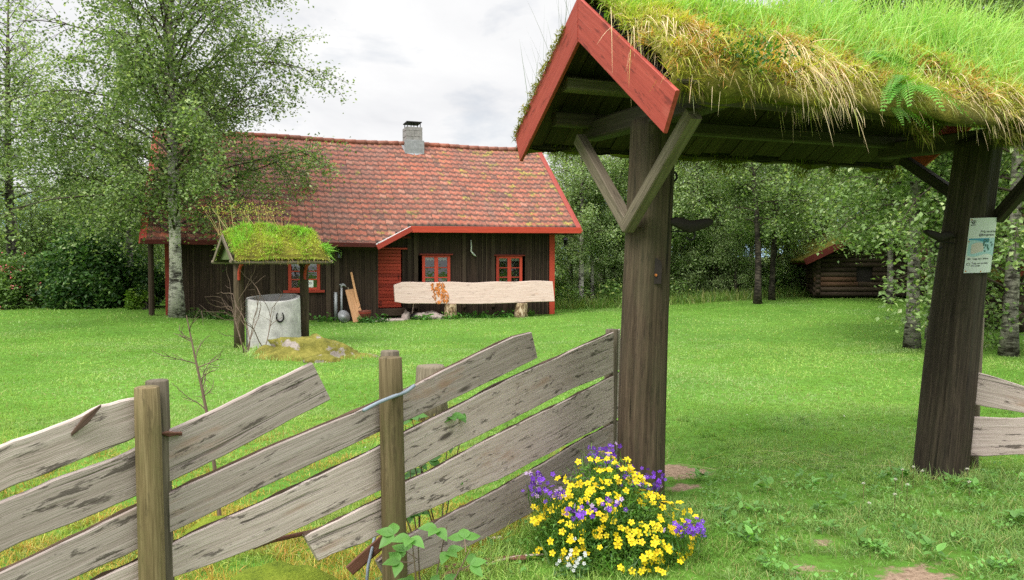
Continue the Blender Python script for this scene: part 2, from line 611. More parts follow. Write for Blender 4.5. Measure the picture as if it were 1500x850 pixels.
def leaves(P, size, col, nbias=.6, hang=0.0, aspect=.62):
    """rhombic folded leaves; P (N,3)"""
    N = len(P)
    n = RG.normal(size=(N, 3))
    n[:, 2] = np.abs(n[:, 2]) + nbias
    n /= np.linalg.norm(n, axis=1)[:, None]
    a = RG.normal(size=(N, 3))
    a[:, 2] -= hang
    a -= n * np.sum(a * n, 1)[:, None]
    a /= np.linalg.norm(a, axis=1)[:, None]
    b = np.cross(n, a)
    s = (size * RG.uniform(.65, 1.25, N))[:, None]
    f = n * s * .12
    V = np.stack([P, P + a * s * .45 + b * s * aspect * .5 + f, P + a * s, P + a * s * .45 - b * s * aspect * .5 + f], 1).reshape(-1, 3)
    q = np.arange(N * 4).reshape(-1, 4)
    C = np.repeat(col, 4, 0)
    return V, q, C


class LB:
    """collects blades / leaves with vertex colours"""
    def __init__(s):
        s.v, s.q, s.c, s.n = [], [], [], 0

    def add(s, vqc):
        v, q, c = vqc
        s.v.append(v)
        s.q.append(q + s.n)
        s.c.append(np.clip(c, 0, 1))
        s.n += len(v)

    def obj(s, name, mat, parent=None, smooth_=False):
        return raw_mesh(name, np.concatenate(s.v), [np.concatenate(s.q)], mat, {'col': np.concatenate(s.c)}, smooth_, parent)


def cvar(base, N, var=.25, hue=.12):
    base = np.asarray(base, dtype=float)
    k = RG.uniform(1 - var, 1 + var, (N, 1))
    h = RG.uniform(1 - hue, 1 + hue, (N, 3))
    return np.clip(base * k * h, 0, .95)


def mixcol(a, b, f):
    f = np.asarray(f)[:, None]
    return np.asarray(a) * (1 - f) + np.asarray(b) * f

# ------------------------------------------------------------------ world and sun
SUN_EL, SUN_AZ = math.radians(52), math.radians(212)     # azimuth measured clockwise from +Y
w = bpy.data.worlds.new('World')
scene.world = w
w.use_nodes = True
nt = w.node_tree
bg = nt.nodes['Background']
sky = ND(nt, 'ShaderNodeTexSky', sky_type='NISHITA', sun_disc=False, sun_elevation=SUN_EL, sun_rotation=SUN_AZ)
dirv = ND(nt, 'ShaderNodeTexCoord').outputs['Generated']
sx = ND(nt, 'ShaderNodeSeparateXYZ', {0: dirv}).outputs
zz = math_(nt, 'ADD', math_(nt, 'MAXIMUM', sx[2], 0.0), 0.28)
cv = ND(nt, 'ShaderNodeCombineXYZ', {0: math_(nt, 'DIVIDE', sx[0], zz), 1: math_(nt, 'DIVIDE', sx[1], zz), 2: 0.0}).outputs[0]
cn = noise(nt, cv, 1.15, 7, .58, .4)
cn2 = noise(nt, cv, 2.6, 6, .6, .2)
shade = ramp(nt, cn, [(.30, (7.7, 7.8, 8.1)), (.44, (9.1, 9.15, 9.3)), (.58, (10.2, 10.2, 10.2))])
elg = ND(nt, 'ShaderNodeMapRange', {0: sx[2], 1: .34, 2: .9, 3: 1.0, 4: 3.4}, interpolation_type='SMOOTHSTEP').outputs[0]
cloud = mixc(nt, 1.0, shade, ND(nt, 'ShaderNodeCombineColor', {0: elg, 1: elg, 2: elg}).outputs[0], 'MULTIPLY')
cover = ramp(nt, cn2, [(.30, .72), (.45, 1.0)])
nt.links.new(mixc(nt, cover, sky.outputs[0], cloud), bg.inputs[0])
bg.inputs[1].default_value = .1
ld = bpy.data.lights.new('sun', 'SUN')
ld.energy = 3.9
ld.angle = math.radians(24)
ld.color = (1, .96, .9)
lo = bpy.data.objects.new('sun', ld)
link(lo)
sd = A3(math.sin(SUN_AZ) * math.cos(SUN_EL), math.cos(SUN_AZ) * math.cos(SUN_EL), math.sin(SUN_EL))
lo.rotation_euler = Vector(-sd).to_track_quat('-Z', 'Y').to_euler()
lo.location = (-8, -8, 20)

# ------------------------------------------------------------------ frames
TH = math.radians(20)
HU, HV = A3(math.cos(TH), math.sin(TH), 0), A3(-math.sin(TH), math.cos(TH), 0)
HO = A3(1.23, 24.6, 0)
ZU = A3(0, 0, 1)


def H(u, v, z):
    return HO + HU * u + HV * v + ZU * z


def uz(px, py, v):
    r = ray(px, py)
    Q = HO + v * HV
    X = CAM + r * (((Q - CAM) @ HV) / (r @ HV))
    return float((X - HO) @ HU), float(X[2])


def in_house(x, y, m=0.0):
    d0, d1 = x - HO[0], y - HO[1]
    u = d0 * HU[0] + d1 * HU[1]
    v = d0 * HV[0] + d1 * HV[1]
    return (u > -11.4 - m) & (u < .2 + m) & (v > np.where(u < -5.6, -.62, -.02) - m) & (v < 6.1 + m)


GO = A3(.855, 5.0, 0)
GR, GT = A3(.94, .342, 0), A3(.342, -.94, 0)


def Gt(r, t, z):
    return GO + GR * r + GT * t + ZU * z


WC = A3(-4.84, 15.15, 0)
WR, WT = A3(.82, .572, 0), A3(.572, -.82, 0)


def Wl(r, t, z):
    return WC + WR * r + WT * t + ZU * z


# ------------------------------------------------------------------ ground
xs = np.concatenate([[-900, -400, -200, -120, -80, -60, -48], np.arange(-40, -14, 1.0), np.arange(-14, 14, .3), np.arange(14, 41, 1.0), [48, 60, 80, 120, 200, 400, 900]])
ys = np.concatenate([[-60, -30, -15, -8, -4, -2], np.arange(-1, 11, .15), np.arange(11, 34, .5), np.arange(34, 60, 2), [64, 70, 80, 100, 140, 200, 300, 500, 900, 1500]])
X, Y = np.meshgrid(xs, ys)
Z = H0(X, Y)
BARE = [(1.36, 6.05, .30, 1.0), (1.27, 5.6, .18, .8), (.95, 3.75, .3, .7), (1.72, 4.15, .20, .85), (2.15, 3.95, .30, .9), (1.9, 4.5, .2, .6), (2.6, 4.3, .2, .6), (2.9, 5.0, .2, .5), (-.35, 3.5, .35, .4), (2.1, 3.3, .3, .4), (.4, 3.6, .4, .35)]


def bare_at(x, y):
    b = np.zeros_like(np.asarray(x, dtype=float))
    for bx, by, r, k in BARE:
        b = np.maximum(b, k * np.exp(-(((x - bx) / r) ** 2 + ((y - by) / (r * .8)) ** 2)))
    return b


V = np.stack([X, Y, Z], -1).reshape(-1, 3)
ny, nx = X.shape
ii = np.arange(ny * nx).reshape(ny, nx)
q = np.stack([ii[:-1, :-1], ii[:-1, 1:], ii[1:, 1:], ii[1:, :-1]], -1).reshape(-1, 4)
structure(raw_mesh('ground', V, [q], M['ground'], {'bare': bare_at(V[:, 0], V[:, 1])}, True))
# far hills
hx = np.linspace(-900, 900, 70)
hv = []
for x in hx:
    hh = 46 + 26 * math.sin(x * .006 + 1) + 12 * math.sin(x * .021) + (40 if x < -150 else 0) * float(smooth(-150, -420, x))
    hv += [(x, 640, -5), (x, 700, hh * .6), (x, 800, hh), (x, 1100, hh * 1.1)]
hq = [(i * 4 + k, i * 4 + 4 + k, i * 4 + 5 + k, i * 4 + 1 + k) for i in range(69) for k in range(3)]
structure(raw_mesh('hills', hv, [np.array(hq)], M['hill'], None, True))

# ------------------------------------------------------------------ the house
house = thing('wooden_house', 'dark tarred wooden farmhouse with red tiled roof and red painted trim', 'house', H(-5.6, 0, 0))


def hb(mb, u0, u1, v0, v1, z0, z1, ch=.004, tint=None):
    mb.box(H((u0 + u1) / 2, (v0 + v1) / 2, (z0 + z1) / 2), HU * abs(u1 - u0) / 2, HV * abs(v1 - v0) / 2, ZU * abs(z1 - z0) / 2, ch, tint)


def board_wall(u0, u1, v, z0, z1, holes, mb, mbb, side=-1, batt=.5):
    u = u0
    while u < u1 - .01:
        bw = min(random.uniform(.13, .2), u1 - u)
        spans = [(z0, z1)]
        for (a, b, c, d) in holes:
            if u + bw > a + .02 and u < b - .02:
                ns = []
                for (p, q_) in spans:
                    if d <= p or c >= q_:
                        ns.append((p, q_))
                    else:
                        if c - p > .03:
                            ns.append((p, c))
                        if q_ - d > .03:
                            ns.append((d, q_))
                spans = ns
        ti = random.random()
        for (p, q_) in spans:
            hb(mb, u + .001, u + bw - .003, v + random.uniform(0, .006), v + .03, p, q_, .003, ti)
            if not any(a - .06 < u < b + .06 for (a, b, c, d) in holes):
                (mbb if random.random() < .22 else mb).box(H(u, v + side * .012, (p + q_) / 2), HU * .022, HV * .012, ZU * (q_ - p) / 2, .003)
            else:
                mb.box(H(u, v + side * .012, (p + q_) / 2), HU * .022, HV * .011, ZU * (q_ - p) / 2, .003)
        u += bw


UJ = -5.72            # where the porch-like left half ends
LV = -.6
win_r = [(-4.24, -3.39, .86, 1.93), (-1.83, -.99, .86, 1.91)]
win_l = [(-8.24, -7.4, .92, 1.76)]
DU0, DU1, DZ0, DZ1 = -5.63, -4.92, .34, 2.09
rb, rbb = MB(), MB()
board_wall(UJ + .08, .13, 0, -.05, 2.9, win_r + [(DU0 + .02, DU1 - .02, .0, DZ1)], rb, rbb)
wall = rb.obj('wall', M['darkwall'], house, label='dark board wall around the two front windows')
rbb.obj('batten', M['batten'], wall)
lb, lbb = MB(), MB()
board_wall(-11.36, UJ, LV, -.05, 2.33, win_l, lb, lbb)
hb(lb, UJ - .02, UJ + .012, LV + .035, .0, -.05, 2.6)
wall2 = lb.obj('wall', M['darkwall'], house, label='dark board wall of the low left half')
lbb.obj('batten', M['batten'], wall2)
# back and gable walls
mb = MB()
bb_ = MB()
board_wall(-11.36, .13, 6.05, -.05, 2.9, [], mb, bb_, side=1)
for uu in (-11.36, .11):
    for k in range(40):
        v = 0.02 + k * .15
        zt = 2.75 + (3 - abs(v - 3)) * .84
        hb(mb, uu, uu + .03, v, v + .147, -.05, zt - .14)
mb.obj('wall', M['darkwall'], house, label='dark back and end walls')
bb_.obj('batten', M['batten'], house)
# red corner boards
mb = MB()
hb(mb, -.02, .165, -.05, -.018, .0, 2.82)
hb(mb, .142, .17, -.018, .14, .0, 2.82)
mb.obj('corner_board', M['red'], house)
mb = MB()
hb(mb, -11.42, -11.28, LV - .05, LV - .018, .15, 2.3)
mb.obj('corner_board', M['dullred'], house)
# post carrying the left overhang
mb = MB()
mb.tube([H(-11.75, -.75, .1), H(-11.75, -.75, 2.3)], .075, 10, lump=.12)
mb.obj('post', M['batten'], house)
# stone plinth line
mb = MB()
for k in range(36):
    u = -11.2 + k * .318
    v = LV + .06 if u < UJ else .06
    hb(mb, u, u + .3, v, v + .25, -.3, random.uniform(.0, .06) + (.12 if u < -9 else 0), .04)
mb.obj('plinth', M['stonewarm'], house)


def window(u0, u1, z0, z1, v, nv, label, lace, sill):
    mb = MB()
    cw = .07
    hb(mb, u0 - .02, u0 + cw, v - .045, v - .008, z0, z1)
    hb(mb, u1 - cw, u1 + .02, v - .045, v - .008, z0, z1)
    hb(mb, u0 + cw + .002, u1 - cw - .002, v - .044, v - .008, z1 - cw, z1)
    hb(mb, u0 + cw + .002, u1 - cw - .002, v - .044, v - .008, z0, z0 + cw)
    um = (u0 + u1) / 2
    hb(mb, um - .06, um + .06, v - .04, v, z0 + cw + .002, z1 - cw - .002)
    for (a, b) in ((u0 + cw + .002, um - .062), (um + .062, u1 - cw - .002)):
        for k in range(1, nv):
            z = z0 + cw + (z1 - z0 - 2 * cw) * k / nv
            hb(mb, a, b, v - .036, v, z - .016, z + .016, .002)
    f = mb.obj('window', M['red'], house, label=label)
    mb = MB()
    for (a, b) in ((u0 + cw, um - .06), (um + .06, u1 - cw)):
        p = [H(a, v - .02, z0 + cw), H(b, v - .02, z0 + cw), H(b, v - .02, z1 - cw), H(a, v - .02, z1 - cw)]
        mb.add(p, [(0, 1, 2, 3)])
    mb.obj('pane', M['glass'], f)
    # curtains: scalloped lace valance, short cafe curtain
    mb = MB()
    for (a, b) in ((u0 + cw, um - .06), (um + .06, u1 - cw)):
        n = 24
        top, bot = z1 - cw, z1 - cw - .13
        vs, fs = [], []
        for i in range(n + 1):
            t = i / n
            u = a + (b - a) * t
            vv = v + .05 + .008 * math.sin(t * 40)
            sc = bot + .045 * abs(math.sin(t * PI * 3)) + .02
            vs += [H(u, vv, top), H(u, vv, sc)]
        for i in range(n):
            fs.append((2 * i, 2 * i + 2, 2 * i + 3, 2 * i + 1))
        mb.add(vs, fs)
        if lace:
            vs, fs = [], []
            for i in range(n + 1):
                t = i / n
                u = a + (b - a) * t
                vv = v + .07 + .012 * math.sin(t * 30)
                vs += [H(u, vv, z0 + (z1 - z0) * .36), H(u, vv, z0 + .03 + .06 * abs(math.sin(t * PI * 2)))]
            for i in range(n):
                fs.append((2 * i, 2 * i + 2, 2 * i + 3, 2 * i + 1))
            mb.add(vs, fs)
    mb.obj('curtain', M['lace'], f)
    mb = MB()
    hb(mb, u0 - .1, u1 + .1, v - .09, v - .008, z1 + .004, z1 + .045)
    mb.obj('lintel', M['dullred'], f)
    if sill:
        mb = MB()
        hb(mb, u0 - .16, u1 + .14, v - .08, v - .008, z0 - .075, z0 - .003)
        mb.obj('sill', M['red'], f)
    return f


window(*win_r[0][:2], win_r[0][2], win_r[0][3], 0, 3, 'red window with a lace cafe curtain, nearest the door', True, True)
window(*win_r[1][:2], win_r[1][2], win_r[1][3], 0, 3, 'red window at the right end of the front wall', False, True)
fl = window(*win_l[0][:2], win_l[0][2], win_l[0][3], LV, 3, 'red window behind the well post with a white notice', False, True)
mb = MB()
a, z = uz(449, 421, LV - .03)
hb(mb, a, a + .19, LV - .026, LV - .022, z, z + .22, .001)
hb(mb, a + .05, a + .14, LV - .029, LV - .0265, z + .09, z + .1, .0005)
notice = mb.obj('notice', M['white'], fl)
mb = MB()
for k in range(16):
    a0 = k / 16 * 2 * PI
    a1 = (k + 1) / 16 * 2 * PI
    for cx in (-.022, .022):
        c = H(a + .095 + cx, LV - .031, z + .115)
        mb.add([c + HU * .026 * math.cos(a0) + ZU * .03 * math.sin(a0), c + HU * .026 * math.cos(a1) + ZU * .03 * math.sin(a1),
                c + HU * .018 * math.cos(a1) + ZU * .022 * math.sin(a1), c + HU * .018 * math.cos(a0) + ZU * .022 * math.sin(a0)], [(0, 1, 2, 3)])
mb.obj('notice_mark', M['iron'], fl)
# vase and objects on the right window ledge
mb = MB()
for (u, zz_) in ((-1.68, 1.02), (-1.12, 1.04)):
    mb.tube([H(u, .1, .9), H(u, .1, zz_), H(u, .1, zz_ + .13)], [.045, .05, .03], 10)
mb.obj('ornament', M['lace'], house)

# door of horizontal red boards
mb = MB()
nb = 17
for k in range(nb):
    z0 = DZ0 + (DZ1 - DZ0) * k / nb
    z1 = DZ0 + (DZ1 - DZ0) * (k + 1) / nb
    hb(mb, DU0, DU1, -.035 + random.uniform(-.004, .004), -.005, z0 + .001, z1 - .007, .006)
door = mb.obj('door', M['red'], house)
mb = MB()
hb(mb, DU0 + .04, DU0 + .12, -.055, -.04, DZ0 + .08, DZ0 + .2)
mb.obj('cat_flap', M['dullred'], door)
mb = MB()
mb.tube([H(DU1 - .08, -.045, 1.2), H(DU1 - .08, -.075, 1.2), H(DU1 - .08, -.075, 1.32), H(DU1 - .08, -.045, 1.32)], .008, 6)
mb.obj('handle', M['iron'], door)
mb = MB()
hb(mb, DU0 - .02, DU1 + .18, -.1, -.005, DZ1 + .012, DZ1 + .062)
mb.obj('lintel', M['red'], house)
mb = MB()
hb(mb, -5.18, -4.62, -.06, -.03, 2.44, 2.5)
mb.obj('ledge', M['dullred'], house)
mb = MB()
hb(mb, -4.98, -4.86, -.05, -.03, 2.54, 2.74)
mb.obj('vent_hatch', M['batten'], house)
mb = MB()
hb(mb, DU0 - .06, DU1 + .1, -.34, -.008, .1, .32, .02)
mb.obj('doorstep', M['batten'], house)
mb = MB()
hb(mb, -6.95, UJ - .02, LV - .06, LV - .018, 2.08, 2.2)
mb.obj('porch_beam', M['batten'], house)
for pu in (-4.72, -4.52, -2.98, -2.02):
    mb = MB()
    hb(mb, pu, pu + .12, -.05, -.026, .3, 2.85)
    mb.obj('wall_board', M['batten'], house)
for pu in (-7.22, -6.98, -8.75):
    mb = MB()
    hb(mb, pu, pu + .14, LV - .05, LV - .026, .0, 2.3)
    mb.obj('wall_board', M['batten'], house)

# roof
AL = math.atan2(2.98, 3.5)
CA, SA = math.cos(AL), math.sin(AL)
RZ = 5.78
UL, URT = -11.95, .87


def RF(u, s, n, sgn=-1):
    """s metres down from the ridge, n metres out from the roof plane"""
    sag = -.035 * math.sin((u - UL) / (URT - UL) * PI) + .02 * math.sin(u * 1.3)
    return H(u, 3 + sgn * (CA * s - SA * n), RZ - SA * s + CA * n + sag)


def smax(u):
    t = min(1, max(0, (u + 5.80) / 1.05))
    return 5.38 + (4.593 - 5.38) * t


mb = MB()
for sgn in (-1, 1):
    us = list(np.linspace(UL, -5.8, 16)) + [-5.6, -5.4, -5.1, -4.9] + list(np.linspace(-4.75, URT, 14))
    for i in range(len(us) - 1):
        a, b = us[i], us[i + 1]
        sa, sb = (smax(a) - .05, smax(b) - .05) if sgn == -1 else (4.55, 4.55)
        P = [RF(a, 0, -.03, sgn), RF(b, 0, -.03, sgn), RF(b, sb, -.03, sgn), RF(a, sa, -.03, sgn)]
        Q = [RF(a, 0, -.09, sgn), RF(b, 0, -.09, sgn), RF(b, sb, -.09, sgn), RF(a, sa, -.09, sgn)]
        fs = [(0, 1, 2, 3), (7, 6, 5, 4), (3, 2, 6, 7)]
        if i == 0:
            fs.append((0, 3, 7, 4))
        if i == len(us) - 2:
            fs.append((1, 5, 6, 2))
        mb.add(P + Q, fs)
roof = mb.obj('roof', M['darkwall'], house)


def tiles(sgn):
    mb = MB()
    cw, ex = .209, .262
    prof = [(0, .0), (.10, .034), (.24, .048), (.38, .028), (.55, .004), (.8, -.004), (.97, .004)]
    nc = int((URT - UL - .06) / cw)
    for c in range(nc):
        u0 = UL + .04 + c * cw
        sm = smax(u0 + cw / 2) if sgn == -1 else 4.59
        r = 0
        while True:
            s0, s1 = r * ex + .02, r * ex + ex + .05
            if s0 > sm - .12:
                break
            s1 = min(s1, sm + .02)
            j = random.uniform(-.006, .006)
            lift = random.uniform(.05, .07)
            vs, gcs = [], []
            ju = random.uniform(-.005, .005)
            hz_ = (u0 - UL) / (URT - UL)
            for (s, n_, dt) in ((s0, .0, .95), (s0 + .085, lift * .2, .6), (s0 + .10, lift * .28, 0), (s1 - .008, lift, 0), (s1, lift - .006, .5), (s1 + .001, lift - .085, 1.0)):  # third value: strength of the painted shade at the lap
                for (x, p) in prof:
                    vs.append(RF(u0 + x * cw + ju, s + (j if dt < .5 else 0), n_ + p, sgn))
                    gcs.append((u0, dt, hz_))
            k = len(prof)
            fs = []
            for i in range(k - 1):
                for l_ in range(5):
                    fs.append((l_ * k + i, l_ * k + i + 1, l_ * k + k + i + 1, l_ * k + k + i))
            ti = float(np.clip(random.gauss(.52, .24), 0, 1))
            n0 = mb.n
            mb.v.append(np.array(vs))
            mb.g.append(np.array(gcs))
            mb.t.append(np.full(len(vs), ti))
            for f in fs:
                mb.f[4].append([i + n0 for i in f])
            mb.n += len(vs)
            r += 1
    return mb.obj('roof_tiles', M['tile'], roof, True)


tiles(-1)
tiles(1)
mb = MB()
k = 0
u = UL
while u < URT - .1:
    mb.tube([RF(u, 0, .03), RF(u + .38, 0, .035)], [.085, .1], 10, tint=random.gauss(.5, .2))
    mb.g[-1] = mb.g[-1] * 0
    u += .36
o = mb.obj('ridge_tiles', M['tile'], roof, True)
# verge boards and fascias
mb = MB()
mb.sweep([RF(URT + .02, -.02, .03), RF(URT + .02, 4.66, .03)], HU * .018, RF(0, 0, .12) - RF(0, 0, 0), .004)
mb.sweep([RF(URT - .05, -.02, .1), RF(URT - .05, 4.66, .1)], HU * .085, RF(0, 0, .012) - RF(0, 0, 0), .004)
mb.obj('verge_board', M['redfade'], house)
mb = MB()
mb.sweep([RF(URT + .02, 0, .03, 1), RF(URT + .02, 4.6, .03, 1)], HU * .018, RF(0, 0, .12) - RF(0, 0, 0), .004)
mb.obj('verge_board', M['redfade'], house)
mb = MB()
mb.sweep([RF(UL - .02, -.02, .02), RF(UL - .02, 5.4, .02)], HU * .018, RF(0, 0, .12) - RF(0, 0, 0), .004)
mb.sweep([RF(UL + .05, -.02, .09), RF(UL + .05, 5.4, .09)], HU * .085, RF(0, 0, .012) - RF(0, 0, 0), .004)
mb.sweep([RF(UL - .02, 0, .02, 1), RF(UL - .02, 4.6, .02, 1)], HU * .018, RF(0, 0, .12) - RF(0, 0, 0), .004)
mb.obj('verge_board', M['redfade'], house)
mb = MB()
e0, e1 = RF(-4.72, 4.52, -.16), RF(URT + .01, 4.52, -.16)
mb.sweep([e0, e1], ZU * .095, HV * .016, .004)
mb.obj('fascia', M['red'], house)
mb = MB()
mb.sweep([RF(UL, 5.3, -.12), RF(-5.72, 5.3, -.12)], ZU * .06, HV * .016, .004)
mb.obj('fascia', M['deepred'], house)
mb = MB()
d0, d1 = RF(-5.84, 5.42, -.1), RF(-4.68, 4.56, -.1)
dv = nrm(d1 - d0)
mb.sweep([d0, d1], nrm(np.cross(dv, HV)) * .075, HV * .018, .004)
mb.obj('fascia', M['red'], house, label='slanting red board joining the two eaves')
mb = MB()
mb.sweep([RF(-5.86, 5.44, .03), RF(-4.7, 4.62, .03)], nrm(np.cross(dv, HV)) * .02, HV * .03, .004)
mb.obj('edge_strip', M['lace'], house)
mb = MB()
hb(mb, UL + .1, URT - .1, -.3, -.02, 2.62, 2.65)
hb(mb, UL + .1, -5.8, LV - .35, LV - .02, 2.27, 2.3)
mb.obj('soffit', M['darkwall'], house)

# chimney
cu0, cz = uz(595.5, 205, 2.55)
cu1, _ = uz(619.5, 205, 2.55)
ch = thing  # (chimney is part of the house)
mb = MB()
z = 5.0
ztop = uz(600, 185, 2.6)[1]
row = 0
while z < ztop - .02:
    h_ = min(.2, ztop - z)
    off = .5 if row % 2 else .42
    um = cu0 + (cu1 - cu0) * off
    for (a, b) in ((cu0, um - .004), (um + .004, cu1)):
        hb(mb, a + .0, b, 2.62 + random.uniform(-.006, .006), 3.2, z, z + h_ - .012, .008)
    z += h_
    row += 1
hb(mb, cu0 + .012, cu1 - .012, 2.64, 3.18, 5.0, ztop - .03)
chim = mb.obj('chimney', M['block'], roof)
mb = MB()
hb(mb, cu0 + .02, cu1 - .02, 2.6, 3.22, ztop + .14, ztop + .175)
for a in (cu0 + .06, (cu0 + cu1) / 2, cu1 - .06):
    hb(mb, a - .012, a + .012, 2.66, 2.69, ztop - .02, ztop + .14)
    hb(mb, a - .012, a + .012, 3.1, 3.13, ztop - .02, ztop + .14)
mb.obj('chimney_cap', M['iron'], roof)
mb = MB()
for (a, b, s0, s1) in ((cu0 - .1, cu1 + .1, .12, .62), ):
    mb.add([RF(a, s0, .07), RF(b, s0, .07), RF(b - .06, s1, .065), RF((a + b) / 2, s1 + .1, .06), RF(a + .06, s1, .065)], [(0, 1, 2), (0, 2, 3), (0, 3, 4)])
hb(mb, cu0 - .05, cu1 + .05, 2.57, 2.61, 5.3, 5.86)
mb.obj('chimney_flashing', M['zinc'], roof)

# things by the house ------------------------------------------------
def lantern(name, base, label, hang):
    t = thing(name, label, 'lantern', base)
    mb = MB()
    c = A3(*base)
    for k in range(4):
        a = k * PI / 2 + .5
        d = A3(math.cos(a), math.sin(a), 0)
        mb.tube([c + d * .05 + ZU * -.3, c + d * .085 + ZU * -.12], .007, 5)
    mb.tube([c + ZU * -.31, c + ZU * -.29], .055, 8)
    mb.tube([c + ZU * -.12, c + ZU * -.11, c + ZU * -.04, c + ZU * -.03], [.1, .095, .03, .02], 8)
    mb.tube([c + ZU * -.03, c + ZU * .0, c + hang * .5 + ZU * .05, c + hang + ZU * .04], .008, 5)
    mb.obj('frame', M['iron'], t)
    mb = MB()
    mb.tube([c + ZU * -.29, c + ZU * -.12], [.045, .078], 4)
    mb.obj('glass', M['glass'], t)
    return t


p = at(828.5, 346, 24.3)
lantern('lantern', (p[0], p[1], p[2]), 'black iron lantern hanging under the right eave corner', -HU * .12 + ZU * .12)
u, z = uz(497.5, 363, LV - .16)
lantern('lantern', H(u, LV - .16, z), 'black wall lantern beside the low left eave near the orange plank', HV * .14)
mb = MB()
pp = [uz(690, 352, -.06), uz(690.5, 362, -.06), uz(690, 368, -.06), uz(694, 373, -.06), uz(697.5, 375.5, -.06)]
mb.tube([H(a, -.06, b) for a, b in pp], [.018, .022, .026, .028, .014], 7)
mb.tube([H(pp[0][0], -.045, pp[0][1]), H(pp[0][0], -.0, pp[0][1])], .01, 5)
tag(mb.obj('antler', M['lace'], None, True), 'pale curved antler hung on the dark wall between the windows', 'antler')

# big slab resting on two stumps
sa, sz0 = uz(578, 441, -.75)
sb, _ = uz(811, 441, -.75)
slab_z0, slab_z1 = .47, 1.11
n = 40
tops, bots = [], []
mb = MB()
C_, W_ = [], []
for i in range(n + 1):
    t = i / n
    u = sa + (sb - sa) * t
    zt = slab_z1 + .012 * math.sin(t * 9) + .012 * math.sin(t * 23) - .07 * max(0, .05 - t) / .05
    zb = slab_z0 + .02 * math.sin(t * 7 + 1) + .06 * max(0, .06 - t) / .06 - .02 * t
    C_.append(H(u, -.78 + .16 * .5, (zt + zb) / 2))
    W_.append(ZU * (zt - zb) / 2 + HV * .08)
mb.sweep(C_, W_, HV * .045, .012)
slab = thing('plank_bench', 'long pale sawn slab leaning on edge upon two stumps before the windows', 'plank', H(-2.6, -.75, 0))
mb.obj('slab', M['slab'], slab)
mb = MB()
t0, t1 = (631 - 578) / 233, (651 - 578) / 233
for k in range(95):
    t = t0 + (t1 - t0) * random.random() + .004 * math.sin(k)
    zz_ = random.uniform(slab_z0 + .03, slab_z1 - .03)
    vv = -.78 + .08 - .055 + .16 * ((zz_ - slab_z0) / (slab_z1 - slab_z0) - .5)
    t += .02 * (.5 - (zz_ - slab_z0) / .64)
    c = H(sa + (sb - sa) * t, vv, zz_)
    a = random.uniform(-.9, .9) + PI / 2
    mb.box(c, (HU * math.cos(a) + ZU * math.sin(a)) * random.uniform(.025, .06), (HU * -math.sin(a) + ZU * math.cos(a)) * random.uniform(.010, .022), HV * .01, .005)
mb.obj('bark_patch', M['amber'], slab)


def stump(px, d_v, zt, r, label):
    u, _ = uz(px, 455, d_v)
    b = H(u, d_v, 0)
    mb = MB()
    mb.tube([b + ZU * -.05, b + ZU * .1, b + ZU * (zt - .02), b + ZU * zt], [r * 1.12, r * 1.02, r, r * .95], 20, lump=.07, seed=int(px))
    return tag(mb.obj('stump', M['bark2'], None, True), label, 'stump')


m_, nt_, p_ = new_mat('mottled stump bark')
gc_ = attr(nt_, 'gc').outputs['Vector']
fa_ = noise(nt_, vscale(nt_, gc_, (4, 9, 9)), 1.6, 6, .7, .5)
setp(nt_, p_, Base_Color=ramp(nt_, fa_, [(.34, (.03, .02, .012)), (.47, (.15, .09, .04)), (.56, (.42, .32, .2)), (.7, (.55, .46, .36))]), Roughness=.9)
bump(nt_, p_, fa_, 1.0, .02)
M['bark2'] = m_
stump(660, -.72, .455, .19, 'mottled tan stump under the left half of the slab')
stump(763, -.72, .44, .195, 'greyer stump under the right half of the slab')

# leaning planks, stick, bucket, pump, pan, spade, stones
u0, z0 = uz(526, 469, -1.05)
u1, z1 = uz(511, 434, -.72)
mb = MB()
mb.beam(H(u0 - .02, -1.1, .02), H(u1 + .05, -.70, .93), HU, .31, .025, n=3)
tag(mb.obj('plank', M['orangewood']), 'short wide orange plank leaning against the dark wall', 'plank')
mb = MB()
u0, _ = uz(528, 469, -1.0)
u1, z1 = uz(514.5, 399, -.66)
mb.beam(H(u0 + .02, -1.02, .02), H(u1, -.66, z1), HU, .06, .03)
tag(mb.obj('plank', M['orangewood']), 'tall narrow orange batten leaning beside the wide plank', 'plank')
mb = MB()
u1, z1 = uz(509.5, 421, -.66)
mb.tube([H(u1 + .25, -.98, .02), H(u1, -.66, z1)], .02, 8)
tag(mb.obj('stick', M['brace'], None, True), 'short pale stick poking up behind the orange plank', 'stick')
# bucket
u, _ = uz(534, 465, -.95)
bk = thing('bucket', 'rusty red bucket by the orange planks', 'bucket', H(u, -.95, 0))
b = H(u, -.95, 0.0)
mb = MB()
mb.tube([b, b + ZU * .3, b + ZU * .33, b + ZU * .33], [.14, .185, .19, .175], 18)
mb.obj('body', M['bucket'], bk, True)
mb = MB()
mb.tube([b + ZU * .25, b + ZU * .275], [.186, .188], 18, cap=False)
mb.obj('rim_band', M['redfade'], bk, True)
mb = MB()
mb.tube([b + HU * .185 * math.cos(a) + ZU * (.32 + .17 * math.sin(a)) for a in np.linspace(0, PI, 12)], .006, 5)
mb.obj('handle', M['iron'], bk)
